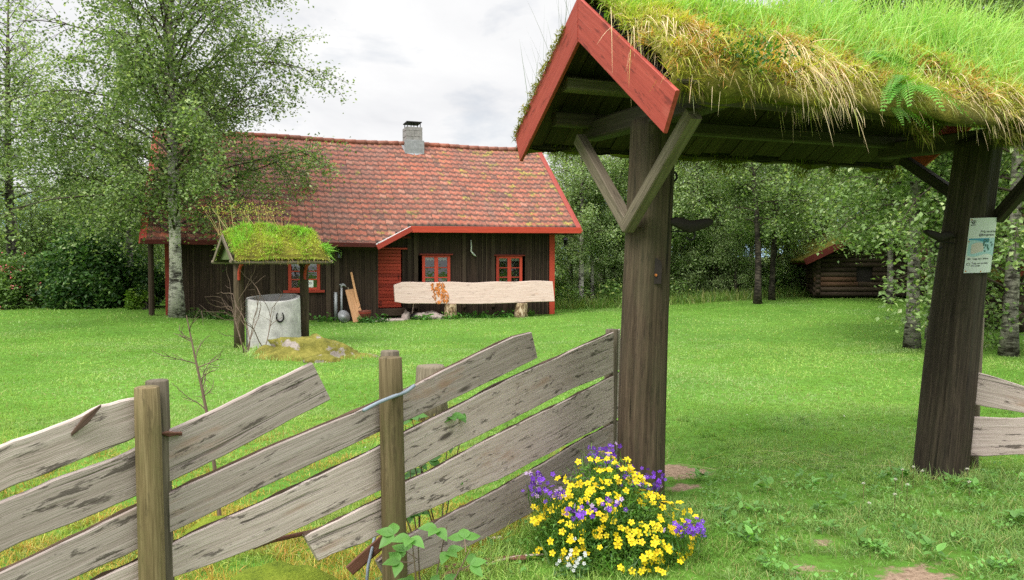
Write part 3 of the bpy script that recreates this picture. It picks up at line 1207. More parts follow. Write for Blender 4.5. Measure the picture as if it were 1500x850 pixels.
# standpipe tap
u, _ = uz(500.5, 465, -.75)
tp = thing('standpipe', 'grey metal standpipe tap against the dark wall', 'tap', H(u, -.75, 0))
b = H(u, -.75, 0)
mb = MB()
mb.tube([b, b + ZU * .98], .032, 10)
mb.tube([b - HU * .16 + HV * .05, b - HU * .16 + HV * .05 + ZU * .85], .05, 10)
mb.obj('pipe', M['zinc'], tp, True)
mb = MB()
mb.tube([b + ZU * .94, b + ZU * 1.04, b + ZU * 1.06 + HU * .08, b + ZU * 1.0 + HU * .13], [.03, .034, .03, .02], 8)
mb.tube([b + ZU * 1.06 - HU * .07, b + ZU * 1.1 + HU * .07], .014, 6)
mb.obj('spout', M['zinc'], tp, True)
# enamel bowl on edge
u, _ = uz(503, 466, -1.1)
c = H(u, -1.1, .17)
ax = nrm(-HV * .8 + HU * .35 + ZU * .35)
mb = MB()
mb.tube([c - ax * .05, c - ax * .045, c + ax * .03, c + ax * .035], [.06, .12, .185, .19], 20)
tag(mb.obj('metal_bowl', M['zinc'], None, True), 'round grey metal bowl tipped on edge below the tap', 'bowl')
# shovel in front of slab
sp = thing('shovel', 'small shovel with pale handle leaning behind the slab', 'shovel', H(uz(604, 463, -.3)[0], -.3, 0))
u0, u1 = uz(603, 462, -.4)[0], uz(607.5, 440, -.2)[0]
mb = MB()
mb.tube([H(u0, -.45, .1), H(u1, -.2, .75), H(u1 + .05, -.1, 1.0)], .017, 8)
mb.obj('shaft', M['slab'], sp)
mb = MB()
mb.sweep([H(u0 + .02, -.43, .16), H(u0 - .0, -.47, .08), H(u0 - .02, -.5, .0)], [HU * .05, HU * .11, HU * .08], HV * .01, .003)
mb.obj('blade', M['iron'], sp)


def rock_mesh(name, c, rx, ry, rz, mat, label, cat='rock', seed=0, rough=.16, group=None, rot=0.0, peak=(0, 0), nu=36, nv=16):
    vs, fs = [], []
    r_ = np.random.default_rng(seed)
    for j in range(nv + 1):
        ph = -.35 * PI + (.85 * PI) * j / nv
        for i in range(nu):
            th = 2 * PI * i / nu
            d = A3(math.cos(th) * math.cos(ph), math.sin(th) * math.cos(ph), math.sin(ph))
            k = 1 + rough * float(sn(d[0], d[1], d[2], 1.3, seed)) + rough * .45 * float(sn(d[0], d[1], d[2], 3.4, seed + 5)) + rough * .2 * float(sn(d[0], d[1], d[2], 8, seed + 9))
            p_ = d * k
            p_[0] += peak[0] * max(0, p_[2])
            p_[1] += peak[1] * max(0, p_[2])
            x_, y_ = p_[0] * rx, p_[1] * ry
            vs.append(c + A3(x_ * math.cos(rot) - y_ * math.sin(rot), x_ * math.sin(rot) + y_ * math.cos(rot), p_[2] * rz))
    for j in range(nv):
        for i in range(nu):
            i2 = (i + 1) % nu
            fs.append((j * nu + i, j * nu + i2, (j + 1) * nu + i2, (j + 1) * nu + i))
    mb = MB()
    mb.add(vs, fs)
    mb.f.setdefault(nu, []).append([nv * nu + i for i in range(nu)])
    o = mb.obj(name, mat, None, True)
    return tag(o, label, cat, group)


u, _ = uz(570, 467, -.8)
c = H(u, -.75, .0)
mb = MB()
mb.sweep([c - HU * .45 + ZU * -.02, c - HU * .1, c + HU * .4, c + HU * .5], [HV * .2, HV * .27, HV * .25, HV * .12], ZU * .05, .02)
tag(mb.obj('stepping_stone', M['stonewarm']), 'flat pinkish stone slab in front of the red door', 'stone')
for k, (px, rx, rz, lab) in enumerate([(596, .13, .17, 'small pale stone next to the shovel blade'), (609, .14, .13, 'dark round stone between shovel and stone heap'),
                                       (618, .19, .16, 'upright split stone at the left of the stone heap'), (630, .36, .15, 'broad brown flat stone topping the stone heap'), (641, .24, .1, 'low pinkish stone at the right of the stone heap')]):
    u, _ = uz(px, 462, -.55)
    rock_mesh('stone', H(u, -.5 - .03 * k, rz * .4), rx, .2, rz, M['stonewarm'] if k != 1 else M['iron'], lab, 'stone', 40 + k, .3, nu=18, nv=9)

# ------------------------------------------------------------------ the roofed gate
gate = thing('roofed_gateway', 'rustic gateway with turf roof, two thick dark posts and red gable boards', 'gate', GO)
PL0, PL1 = A3(.855, 5.0, -.15), A3(.925, 5.0, 2.64)
PR0, PR1 = A3(3.386, 5.94, -.15), A3(3.66, 5.93, 2.66)


def hewn_post(p0, p1, r0, r1, seed, name='post', mat=None, n=84, m=44, sq=.10, label=None):
    mb = MB()
    t = np.linspace(0, 1, m)
    path = p0 + (p1 - p0) * t[:, None]
    path[:, 0] += .012 * np.sin(t * 5 + seed)
    V, Gc = [], []
    L = np.linalg.norm(p1 - p0)
    th = np.arange(n) / n * 2 * PI
    for i in range(m):
        r = r0 + (r1 - r0) * t[i]
        rr = r * (1 - sq * np.cos(4 * (th - .5)) * .5 + .05 * sn(np.cos(th) * 1.3, np.sin(th) * 1.3, t[i] * L * .5, 1.2, seed)
                  + .016 * sn(np.cos(th) * 5, np.sin(th) * 5, t[i] * L * .8, 1.6, seed + 2))
        # long drying cracks
        for (a, d_, ph) in ((3.95, .05, 0), (4.75, .07, 1.4), (5.6, .045, 3), (2.6, .05, 2)):
            aa = a + .10 * math.sin(t[i] * 4 + ph)
            dd = np.angle(np.exp(1j * (th - aa)))
            rr = rr - r * d_ * 1.7 * np.exp(-(dd / .045) ** 2) * max(0, math.sin(t[i] * 5 + ph) * .6 + .5)
        V.append(path[i] + np.stack([np.cos(th) * rr, np.sin(th) * rr, np.zeros(n)], 1))
        Gc.append(np.stack([np.full(n, t[i] * L), np.cos(th) * rr, np.sin(th) * rr], 1))
    fs = []
    for i in range(m - 1):
        for k in range(n):
            k2 = (k + 1) % n
            fs.append((i * n + k, i * n + k2, (i + 1) * n + k2, (i + 1) * n + k))
    mb.add(np.concatenate(V), fs, np.concatenate(Gc))
    mb.f.setdefault(n, []).append([(m - 1) * n + i for i in range(n)])
    return mb.obj(name, mat, gate, True, label)


pl = hewn_post(PL0, PL1, .150, .143, 3, 'post', M['gatepost'], label='left gate post with old carved notch')
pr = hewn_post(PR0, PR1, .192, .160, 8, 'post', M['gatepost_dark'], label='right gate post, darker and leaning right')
# carved notch on the left post (a dark arch with a nail)
fx = nrm(A3(-.855, -5, 0))
mb = MB()
nc = A3(.885, 5.0, 1.62) + fx * .148 + A3(.07, 0, 0)
ux = A3(.98, -.17, 0)
pts = [nc + ux * (.038 * math.cos(a)) + ZU * (.06 + .05 * math.sin(a)) for a in np.linspace(0, PI, 9)] + [nc - ux * .034 - ZU * .06, nc + ux * .034 - ZU * .055]
mb.add([p + fx * .004 for p in pts] + [p - fx * .03 for p in pts], [tuple(range(11))] + [(i, i + 11, (i + 1) % 11 + 11, (i + 1) % 11) for i in range(11)])
mb.obj('notch', M['hookwood'], pl)
mb = MB()
mb.tube([nc + fx * .0 - ZU * .0, nc + fx * .012], .009, 8)
mb.obj('nail', M['amber'], pl)

RIDGE = 3.345
SLD = {1: .725, -1: .60}


def zt(t):
    return RIDGE - SLD[1 if t >= 0 else -1] * abs(t)


RG0, RG1 = -.44, 3.46


def RO(r, t, n):
    """n metres above the roof plane (perpendicular)"""
    s = 1 if t > 0 else -1
    SL = SLD[s]
    SLL = math.sqrt(1 + SL * SL)
    return Gt(r, t + s * SL / SLL * n, RIDGE - SL * abs(t) + n / SLL)


# deck planks running down the slopes
for s in (-1, 1):
    EV = .99 if s > 0 else 1.15
    mb = MB()
    r = RG0 + .03
    while r < RG1 - .05:
        bw = random.uniform(.11, .17)
        e = min(r + bw, RG1 - .03)
        rm = (r + e) / 2
        j = random.uniform(-.004, .004)
        a, b = RO(rm, s * .02, -.035 + j), RO(rm, s * (EV - .03 + random.uniform(-.02, .02)), -.035 + j)
        mb.beam(a, b, GR, e - r - .006, .024, .003)
        r = e
    mb.obj('roof_deck', M['deck'], gate)
    mb = MB()
    mb.sweep([RO(RG0 + .0, s * .0, -.012), RO(RG1, s * .0, -.012)], A3(0, 0, .001), A3(0, 0, .001), .0002) if False else None
    P = [RO(RG0 + .04, s * .001, -.018), RO(RG1 - .04, s * .001, -.018), RO(RG1 - .04, s * EV, -.018), RO(RG0 + .04, s * EV, -.018)]
    Q = [RO(RG0 + .04, s * .001, -.01), RO(RG1 - .04, s * .001, -.01), RO(RG1 - .04, s * EV, -.01), RO(RG0 + .04, s * EV, -.01)]
    mb.add(P + Q, [(3, 2, 1, 0), (4, 5, 6, 7), (2, 3, 7, 6), (0, 1, 5, 4)])
    mb.obj('roofing_felt', M['roofing'], gate)
    # turf-holding eave board and outer fascia
    mb = MB()
    mb.beam(RO(RG0 + .05, s * (EV + .02), -.02), RO(RG1 - .05, s * (EV + .02), -.02), RO(0, s * 1, 1) - RO(0, s * 1, 0), .13 if s > 0 else .07, .03, n=8, jw=.04)
    mb.obj('eave_board', M['beam'], gate)
    # wall plate and purlin
    mb = MB()
    zp = zt(s * .72) - .1 - .055
    mb.beam(Gt(RG0 + .12, s * .72, zp), Gt(RG1 - .12, s * .72, zp), ZU, .1, .1, .012, n=6, jw=.03)
    mb.obj('wall_plate', M['beam'], gate)
    mb = MB()
    zp = zt(s * .42) - .1 - .055
    mb.beam(Gt(RG0 + .07, s * .42, zp), Gt(RG1 - .07, s * .42, zp), ZU, .09, .11, .012, n=6, jw=.03)
    mb.obj('purlin', M['brace'], gate)
mb = MB()
mb.beam(Gt(RG0 + .06, 0, 3.19), Gt(RG1 - .06, 0, 3.19), ZU, .12, .1, .012, n=6)
mb.obj('ridge_beam', M['brace'], gate)
for (P_, r_) in ((PL1, 0.06), (PR1, 2.98)):
    mb = MB()
    mb.beam(Gt(r_ - .02, -.84, 2.70), Gt(r_ - .02, .80, 2.64), ZU, .14, .14, .012, n=6, jw=.03)
    mb.obj('tie_beam', M['beam'], gate)
    mb = MB()
    mb.beam(Gt(r_, 0, 2.8), Gt(r_, 0, 3.14), GT, .12, .1, .01)
    mb.obj('king_post', M['beam'], gate)
# V braces on the outside faces of the posts
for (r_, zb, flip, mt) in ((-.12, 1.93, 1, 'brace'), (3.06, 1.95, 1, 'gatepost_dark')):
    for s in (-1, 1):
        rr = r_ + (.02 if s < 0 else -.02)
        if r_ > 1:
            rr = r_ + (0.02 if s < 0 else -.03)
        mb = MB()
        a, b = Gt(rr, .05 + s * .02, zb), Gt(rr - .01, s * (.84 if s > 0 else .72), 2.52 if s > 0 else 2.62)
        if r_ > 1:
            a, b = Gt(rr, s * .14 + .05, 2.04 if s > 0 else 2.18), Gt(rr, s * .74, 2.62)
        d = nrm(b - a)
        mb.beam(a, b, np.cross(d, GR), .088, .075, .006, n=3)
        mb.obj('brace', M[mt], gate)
# red barge boards on both gables
for (r_, sgn) in ((RG0 - .012, -1), (RG1 + .012, 1)):
    for s in (-1, 1):
        mb = MB()
        n = 10
        dn = .245 if s < 0 else .225
        L_ = 1.15 if not (s < 0 and r_ > 1) else 1.06
        SL = SLD[s]
        SLL = math.sqrt(1 + SL * SL)
        ctr, wv = [], []
        top0 = Gt(r_, 0, zt(0) + .045)
        bot0 = Gt(r_, 0, zt(0) + .045 - dn * SLL)
        down = nrm(Gt(r_, s, zt(s)) - Gt(r_, 0, zt(0)))
        per = nrm(Gt(r_, 0, 1) - Gt(r_, 0, 0) + GT * s * SL)
        e_top = Gt(r_, s * L_, zt(s * L_) + .045)
        e_bot = e_top - per * dn + down * .02
        b0 = bot0
        mbv = []
        for k in range(n + 1):
            t = k / n
            a = top0 * (1 - t) + e_top * t
            b = b0 * (1 - t) + e_bot * t
            ctr.append((a + b) / 2)
            wv.append((a - b) / 2)
        off = GR * (s * .0015)
        mb.sweep([c + off for c in ctr], wv, GR * .0125, .004)
        mb.obj('barge_board', M['redfade'], gate, False, 'red gable board, ' + ('front' if s > 0 else 'back') + ' slope')

# hooks
def gate_hook(base, dirx, L, parent, label):
    mb = MB()
    d, up = nrm(dirx), ZU
    pts, wv = [], []
    prof = [(-.03, .0, .012), (.05, .012, .020), (.16, .012, .030), (.3, -.0, .038), (.45, -.018, .040), (.6, -.012, .036), (.75, .0, .032), (.9, .01, .026), (1, .014, .012)]
    for (t, z, h_) in prof:
        pts.append(base + d * L * t + up * z * L / .29)
        wv.append(up * h_ * 1.05 * L / .29)
    mb.sweep(pts, wv, np.cross(d, up) * .018, .008)
    o = mb.obj('hook', M['hookwood'], parent, True, label)
    mb = MB()
    c = base + d * L * .5 - up * .05
    mb.tube([base + d * -.02 - up * .05, c - d * .02 - up * .0], .005, 6)
    mb.tube([c + d * (.03 * math.sin(a)) + up * (-.012 - .028 * math.cos(a)) * -1 - up * .04 for a in np.linspace(-.2, 4.4, 14)], [.007] * 14, 6)
    mb.obj('iron_ring', M['iron'], o)


q0 = A3(.905, 5.0, 1.955) + A3(.125, -.06, 0)
gate_hook(q0, A3(1, .15, 0), .30, gate, 'wing shaped dark hook on the left post')
q1 = A3(3.555, 5.94, 1.90) + A3(-.13, -.1, 0)
gate_hook(q1, A3(-1, -.1, .12), .24, gate, 'dark hook on the right post')
mb = MB()
c = A3(.91, 5.0, 2.27) + A3(.155, -.0, 0)
mb.tube([c + A3(.028 * math.cos(a), 0, .03 * math.sin(a)) for a in np.linspace(-2.6, 2.0, 12)], .008, 6)
mb.obj('iron_loop', M['iron'], gate, True)

# sod layer --------------------------------------------------------
def sodh(r, t, s):
    r, t = np.asarray(r, dtype=float), np.asarray(t, dtype=float)
    TM = 1.02 if s > 0 else 1.17
    edge = np.sqrt(np.clip((TM - t) / .10, 0, 1)) * np.clip((r - RG0) / .08 + .45, 0, 1) * np.clip((RG1 - r) / .08 + .45, 0, 1)
    return (.13 if s > 0 else .085) * edge * (1 + .35 * sn(r, t * s, 0, 2.2, 21) + .25 * sn(r, t * s, 0, 7, 22) + .16 * sn(r, t * s, 0, 17, 23))


def sod_patch(s, thick, mat):
    nr_, nt2 = 180, 40
    vs, fs = [], []
    rr = np.linspace(RG0 + .02, RG1 - .02, nr_)
    TM = 1.02 if s > 0 else 1.17
    tt = np.linspace(0, TM, nt2)
    for i, r in enumerate(rr):
        for j, t in enumerate(tt):
            h_ = float(sodh(r, t, s))
            ov = .06 * max(0, t - TM + .09) / .09 * (1 + float(sn(r, s, 0, 3.0, 5)))
            vs.append(RO(r, s * (t + ov), max(.004, h_) - .006))
    m = nt2
    for i in range(nr_ - 1):
        for j in range(nt2 - 1):
            fs.append((i * m + j, i * m + j + 1, i * m + m + j + 1, i * m + m + j))
    # skirt at the eave
    k = len(vs)
    for i, r in enumerate(rr):
        vs.append(RO(r, s * (TM - .015), -.06 - .03 * float(sn(r, s, 0, 5, 31))))
    for i in range(nr_ - 1):
        fs.append((i * m + m - 1, k + i, k + i + 1, i * m + m + m - 1))
    mb = MB()
    mb.add(vs, fs)
    return mb.obj('turf', mat, gate, True)


sod_patch(1, .13, M['sod'])
sod_patch(-1, .085, M['sod'])


def sodpt(r, t, s, n=.1):
    """vectorised RO"""
    r, t = np.asarray(r), np.asarray(t)
    SL = SLD[s]
    SLL = math.sqrt(1 + SL * SL)
    if n > .04:
        n = np.maximum(sodh(r, t, s) - .012, .0)
    base = GO + np.outer(r, GR) + np.outer(s * t + s * SL / SLL * n, GT)
    base[:, 2] = RIDGE - SL * t + n / SLL
    return base


LG = (.20, .40, .045)
LG2 = (.33, .50, .07)
STRAW = (.62, .47, .25)
STRAW2 = (.44, .29, .13)
MOSSC = (.26, .27, .03)
MOSSO = (.42, .25, .05)
gl = LB()


def updir(N, lean, jit, s):
    d = RG.normal(size=(N, 3)) * jit
    d += lean
    return d / np.linalg.norm(d, axis=1)[:, None]


# tall green grass over the upper half of the front slope and the ridge
N = 15000
r = RG.uniform(RG0 + .08, RG1 - .05, N)
t = RG.beta(1.0, 1.35, N) * 1.0
k_ = np.clip(sn(r, t, 0, 2.6, 41) * .6 + .5, 0, 1)
gx_ = np.clip((r - RG0 - .15) / 1.5, 0, 1)
keep = RG.uniform(0, 1, N) < (.12 + .88 * k_) * (gx_ * .9 + .1) * np.clip(1.25 - t * (1.2 - .3 * gx_), .05, 1)
r, t = r[keep], t[keep]
N = len(r)
hgt = RG.uniform(.10, .40, N) * (.35 + .95 * np.clip((r - RG0) / 1.5, 0, 1)) * (1 - .45 * t)
c = mixcol(cvar((.20, .48, .07), N, .3), cvar((.42, .64, .20), N, .3), RG.uniform(0, 1, N))
tip = mixcol(c, np.tile((.60, .66, .22), (N, 1)), RG.uniform(0, .8, N))
gl.add(blades(sodpt(r, t, 1, .09), updir(N, GT * .15 + ZU * .9 + GR * .05, .42, 1), hgt, RG.uniform(.003, .0085, N), RG.uniform(.0, .6, N), 4, c, tip))
# short turf and moss on both slopes
for s, N in ((1, 76000), (-1, 9000)):
    r = RG.uniform(RG0 + .02, RG1 - .02, N)
    t = RG.uniform(0, 1.02 if s > 0 else 1.17, N)
    f = np.clip(sn(r, t * s, 0, 2.6, 43) * .7 + .45 + (t - .45) * .6 - .25 * np.clip((r - 1) / 2, -.4, 1), 0, 1)
    c = mixcol(cvar((.31, .50, .06), N, .35), cvar((.47, .47, .06), N, .35), f)
    dk = np.clip(sn(r, t * s, 3, 3.3, 44) * 1.2 - .35, 0, 1) * (t > .35)
    c = mixcol(c, cvar((.07, .12, .02), N, .4), dk * .85)
    c = mixcol(c, cvar(STRAW, N, .3), (RG.uniform(0, 1, N) < .08 + .16 * (t > .5)) * .9)
    og = (sn(r, t, 1, 4.4, 48) > .35) & (RG.uniform(0, 1, N) < .45) & (t > .12)
    c = mixcol(c, cvar((.52, .25, .07), N, .35), og * .85)
    lean = GT * s * .4 + ZU * .7
    gl.add(blades(sodpt(r, t, s, .085 if s > 0 else .05), updir(N, lean, .7, s), RG.uniform(.02, .10, N) * (1.2 - .3 * dk), RG.uniform(.003, .0075, N), RG.uniform(.1, .8, N), 2, c))
# medium yellow-green hanging blades, tangled
N = 6500
r = RG.uniform(RG0 + .05, RG1, N)
t = np.clip(RG.normal(.66, .25, N), .05, 1.0)
kk2 = RG.uniform(0, 1, N) < np.clip(sn(r, t, 0, 3.6, 45) * .8 + .45, .05, 1)
r, t = r[kk2], t[kk2]
N = len(r)
c = mixcol(cvar((.46, .54, .12), N, .3), cvar((.70, .58, .30), N, .25, .06), RG.uniform(0, 1, N) ** 1.4)
d = GT * RG.uniform(.2, 1.0, (N, 1)) + ZU * RG.uniform(-.1, .9, (N, 1)) + GR * RG.normal(0, .5, (N, 1))
d /= np.linalg.norm(d, axis=1)[:, None]
gl.add(blades(sodpt(r, t, 1, .10), d, RG.uniform(.06, .17, N), RG.uniform(.0025, .006, N), RG.uniform(.3, 1.1, N), 5, c))
# dry straw tufts hanging over the front eave
TU = [(-.33, .62, .30, .05, .10), (-.22, .72, .45, .05, .12), (-.12, .84, .25, .06, .13), (.15, .95, .14, .1, .1), (.46, .86, .7, .06, .26), (.56, .84, .9, .06, .28), (.68, .88, .8, .06, .28), (.84, .95, .35, .06, .22),
      (1.28, .95, .2, .1, .16), (1.62, .92, .4, .09, .2), (1.8, .95, .35, .08, .24), (2.02, .95, .45, .08, .25), (2.3, .95, .4, .1, .2), (2.6, .9, .5, .12, .2), (2.95, .9, .5, .12, .2), (3.25, .95, .4, .1, .2)]
for (r0, t0, k, sg, Lm) in TU:
    N = int(230 * k)
    r = np.clip(RG.normal(r0, sg, N), RG0 + .02, RG1)
    t = np.clip(RG.normal(t0 - .06, .10, N), .2, 1.01)
    c = mixcol(cvar((.80, .64, .40), N, .18, .05), cvar((.52, .36, .19), N, .3), RG.beta(1, 3, N))
    c = mixcol(c, cvar((.45, .50, .10), N), (RG.uniform(0, 1, N) < .15) * .8)
    L = Lm * .75 * RG.uniform(.3, 1.05, N) + np.clip(.95 - t, 0, 1) * .5
    d = GT * RG.uniform(.25, .8, (N, 1)) + ZU * RG.uniform(-.8, .15, (N, 1)) + GR * RG.normal(-.12, .25, (N, 1))
    d /= np.linalg.norm(d, axis=1)[:, None]
    gl.add(blades(sodpt(r, t, 1, .10), d, L, RG.uniform(.003, .0075, N), RG.uniform(.35, 1.0, N), 6, c))
    # a few forked root-like strands dangling below
    N = max(3, int(16 * k))
    r = np.clip(RG.normal(r0, sg, N), RG0 + .02, RG1)
    P = sodpt(r, np.full(N, .99), 1, .06)
    d = -ZU + GT * RG.uniform(-.1, .5, (N, 1)) + GR * RG.normal(0, .35, (N, 1))
    d /= np.linalg.norm(d, axis=1)[:, None]
    gl.add(blades(P, d, RG.uniform(.08, .22, N), RG.uniform(.003, .006, N), RG.uniform(-.1, .3, N), 6, cvar((.70, .55, .36), N, .2)))
# loose straw over the gable end
N = 420
r = np.full(N, RG0 + .03) + RG.uniform(0, .1, N)
t = RG.uniform(.1, 1.0, N)
c = mixcol(cvar(STRAW, N, .25, .06), cvar((.3, .36, .05), N, .3), RG.uniform(0, 1, N))
d = GT * RG.uniform(.1, .7, (N, 1)) + ZU * RG.uniform(.0, .7, (N, 1)) - GR * RG.uniform(.0, .6, (N, 1))
d /= np.linalg.norm(d, axis=1)[:, None]
gl.add(blades(sodpt(r, t, 1, .07), d, RG.uniform(.04, .13, N), RG.uniform(.002, .005, N), RG.uniform(.3, 1.0, N), 4, c))
# moss tufts hanging below the eaves
for s, N in ((1, 9000), (-1, 5200)):
    r = RG.uniform(RG0, RG1, N)
    keep = (sn(r, s, 0, 4.2, 51) > (-.35 if s > 0 else .05))
    r = r[keep]
    N = len(r)
    t = RG.uniform(1.02, 1.10, N) + (.08 if s < 0 else -.08)
    c = mixcol(cvar((.17, .19, .02), N, .4), cvar((.10, .075, .02), N, .4), RG.uniform(0, 1, N))
    d = GT * s * .5 + RG.normal(size=(N, 3)) * .5 - ZU * .4
    d /= np.linalg.norm(d, axis=1)[:, None]
    P = sodpt(r, t, s, .02)
    P[:, 2] -= RG.uniform(0, .17, N) * (1 if s < 0 else np.clip((r - .3) / .8, .12, 1.25)) * np.clip(sn(r, s, 0, 4.2, 51) + .4, 0, 1)
    gl.add(blades(P, d, RG.uniform(.02, .07, N), RG.uniform(.004, .009, N), RG.uniform(.3, .9, N), 2, c))
# moss cushion at the back lower gable corner, green moss along the back verge
N = 7000
t = RG.uniform(.18, 1.16, N)
r = RG0 + RG.uniform(-.05, .16, N)
c = mixcol(cvar((.27, .26, .035), N, .35), cvar((.14, .16, .02), N, .35), RG.uniform(0, 1, N))
d = RG.normal(size=(N, 3)) + ZU * .7 - GT * .4
d /= np.linalg.norm(d, axis=1)[:, None]
P = sodpt(r, t, -1, .0)
P[:, 2] += RG.uniform(0, .11, N) * (.5 + .5 * sn(t, 0, 0, 6, 9))
gl.add(blades(P, d, RG.uniform(.015, .04, N), RG.uniform(.004, .009, N), RG.uniform(.1, .6, N), 2, c))
# thin dark stalks rising from the back slope
N = 190
r = RG.normal(-.05, .28, N) + .1
t = RG.uniform(.35, 1.05, N)
r = np.clip(r, RG0 + .05, RG1)
c = cvar((.10, .15, .06), N, .4)
d = updir(N, ZU * 1.0 - GT * .15, .16, 1)
gl.add(blades(sodpt(r, t, -1, .05), d, RG.uniform(.25, .75, N), RG.uniform(.002, .004, N), RG.uniform(-.02, .15, N), 4, c))
turfgrass = gl.obj('turf_grass', M['grass'], gate)
turfgrass['kind'] = 'stuff'


def nrm_rows(a):
    return a / np.linalg.norm(a, axis=1)[:, None]


def fern(name, base, n, L, lean, label, col=(.17, .40, .06), group=None):
    """fronds of paired leaflets"""
    b = LB()
    for k in range(n):
        a = RG.uniform(0, 2 * PI)
        d = nrm(A3(math.cos(a), math.sin(a), RG.uniform(.3, .9)) * .8 + lean)
        Lk = L * RG.uniform(.65, 1.15)
        m = 19
        t = np.linspace(.08, 1, m)
        P = base + np.outer(t * Lk, d)
        P[:, 2] -= Lk * .75 * t * t
        sd = nrm(np.cross(d, ZU) + RG.normal(size=3) * .15)
        tang = np.gradient(P, axis=0)
        tang /= np.linalg.norm(tang, axis=1)[:, None]
        ck = cvar(col, m, .15) * RG.uniform(.7, 1.25)
        for sgn in (-1, 1):
            ll = Lk * .26 * np.clip(np.minimum(t * 3.2, 1.08 - t), .03, 1) ** .85
            dd = sd * sgn + tang * .38
            dd = dd / np.linalg.norm(dd, axis=1)[:, None]
            b.add(blades(P.copy(), dd, ll, np.full(m, Lk * .012), np.full(m, .25), 3, ck, None, tang.copy()))
            for f_ in (.12, .26, .40, .54, .68, .82):
                pp = P + dd * (ll * f_)[:, None]
                for q_ in (-1, 1):
                    b.add(blades(pp, nrm_rows(tang * q_ * .9 + dd * .55), Lk * .026 * (1.1 - f_) * np.ones(m), np.full(m, Lk * .013), np.zeros(m), 1, ck, None, dd.copy()))
        b.add(blades(P[:1], d[None], np.array([Lk]), np.array([.004]), np.array([.75]), 8, np.array([[.16, .2, .05]])))
    return tag(b.obj(name, M['grass']), label, 'fern', group)


def sp1(r, t, n=.1):
    return sodpt([r], [t], 1, n)[0]


fern('fern', sp1(1.10, .70), 15, .36, GT * .55 + ZU * .55, 'upright bright fern growing highest on the turf roof of the gateway')
fern('fern', sp1(1.16, .97), 12, .38, GT * .9 - ZU * .1, 'drooping fern hanging over the gateway eave right of the straw tuft', (.15, .36, .05))
fern('fern', sp1(1.03, 1.03), 8, .26, GT * .9 - ZU * .3, 'small dark fern dangling lowest below the gateway eave', (.11, .26, .04))
# little leafy weed on the gable
b = LB()
P = sp1(RG0 + .06, .19, .03) + RG.normal(size=(14, 3)) * .02 - ZU * .05
b.add(leaves(P, .045, cvar((.2, .42, .05), 14), .2))
tag(b.obj('sprout', M['leaf']), 'tiny bright green sprout over the red gable board', 'plant')
b = LB()
P = sp1(.02, .93, .10) + RG.normal(size=(700, 3)) * A3(.14, .05, .05)
b.add(leaves(P, .024, cvar((.07, .17, .025), 700, .5), .4))
tag(b.obj('leafy_weed', M['leaf']), 'dark green clump of small leaves under the straw at the front eave corner', 'plant')

# ------------------------------------------------------------------ sign on the right post
SGN = thing('information_sign', 'white information sign bent around the right gate post', 'sign', A3(3.56, 5.94, 1.83))
SR = .187
sa0 = math.atan2(-5.94, -3.56)
AX0 = PR0 + (PR1 - PR0) * ((1.83 + .15) / (2.66 + .15))
SLEAN = (PR1 - PR0) / (PR1 - PR0)[2]


def sgp(x, z, n=0.0):
    """x metres along the sheet from its left edge, z from its centre"""
    a = sa0 + .04 + x / SR
    return AX0 + SLEAN * z + A3(math.cos(a), math.sin(a), 0) * (SR + n) + ZU * x * .03


SW, SH = .297, .42


def sgrid(x0, x1, z0, z1, n, mb, m=24):
    vs, fs = [], []
    k = max(2, int(m * (x1 - x0) / SW) + 1)
    for i in range(k + 1):
        x = x0 + (x1 - x0) * i / k
        vs += [sgp(x, z0, n), sgp(x, z1, n)]
    for i in range(k):
        fs.append((2 * i, 2 * i + 2, 2 * i + 3, 2 * i + 1))
    mb.add(vs, fs)


mb = MB()
sgrid(0, SW, -SH / 2, SH / 2, 0, mb)
sgrid(0, SW, -SH / 2, SH / 2, -.0025, mb)
for (z0, z1) in ((-SH / 2, -SH / 2 + .0001), (SH / 2 - .0001, SH / 2)):
    pass
m_, nt_, p_ = new_mat('sign sheet')
setp(nt_, p_, Base_Color=(.62, .66, .65, 1), Roughness=.35)
sheet = mb.obj('sheet', m_, SGN, True)


def simple(name, c, rough=.5):
    m, nt, p = new_mat(name)
    setp(nt, p, Base_Color=c4(c), Roughness=rough)
    return m


DARKINK = simple('dark ink', (.02, .025, .03))
BLUEINK = simple('blue print', (.045, .27, .42))
PALEB = simple('pale blue print', (.36, .55, .60))
PINKI = simple('pale pink print', (.56, .50, .46))
NAVY = simple('navy print', (.04, .03, .16))
GREENINK = simple('dark green print', (.03, .12, .11))


def wavy(x0, x1, f0, f1, n, name, mat):
    mb = MB()
    vs, fs = [], []
    k = 24
    for i in range(k + 1):
        x = x0 + (x1 - x0) * i / k
        vs += [sgp(x, f0(x), n), sgp(x, f1(x), n)]
    for i in range(k):
        fs.append((2 * i, 2 * i + 2, 2 * i + 3, 2 * i + 1))
    mb.add(vs, fs)
    mb.obj(name, mat, sheet)


wavy(.008, .285, lambda x: -.075 - .01 * math.sin(x * 30), lambda x: .055, .0008, 'picture', PALEB)
wavy(.008, .16, lambda x: .03 + .012 * math.sin(x * 22 + 1), lambda x: .053, .0016, 'picture_sky', BLUEINK)
wavy(.03, .12, lambda x: -.055 - .008 * math.sin(x * 40), lambda x: .022 - 8 * (x - .075) ** 2, .0016, 'picture_shore', PINKI)
mb = MB()
sgrid(SW - .03, SW - .002, -SH / 2 + .002, .05, .0008, mb)
mb.obj('side_stripe', NAVY, sheet)


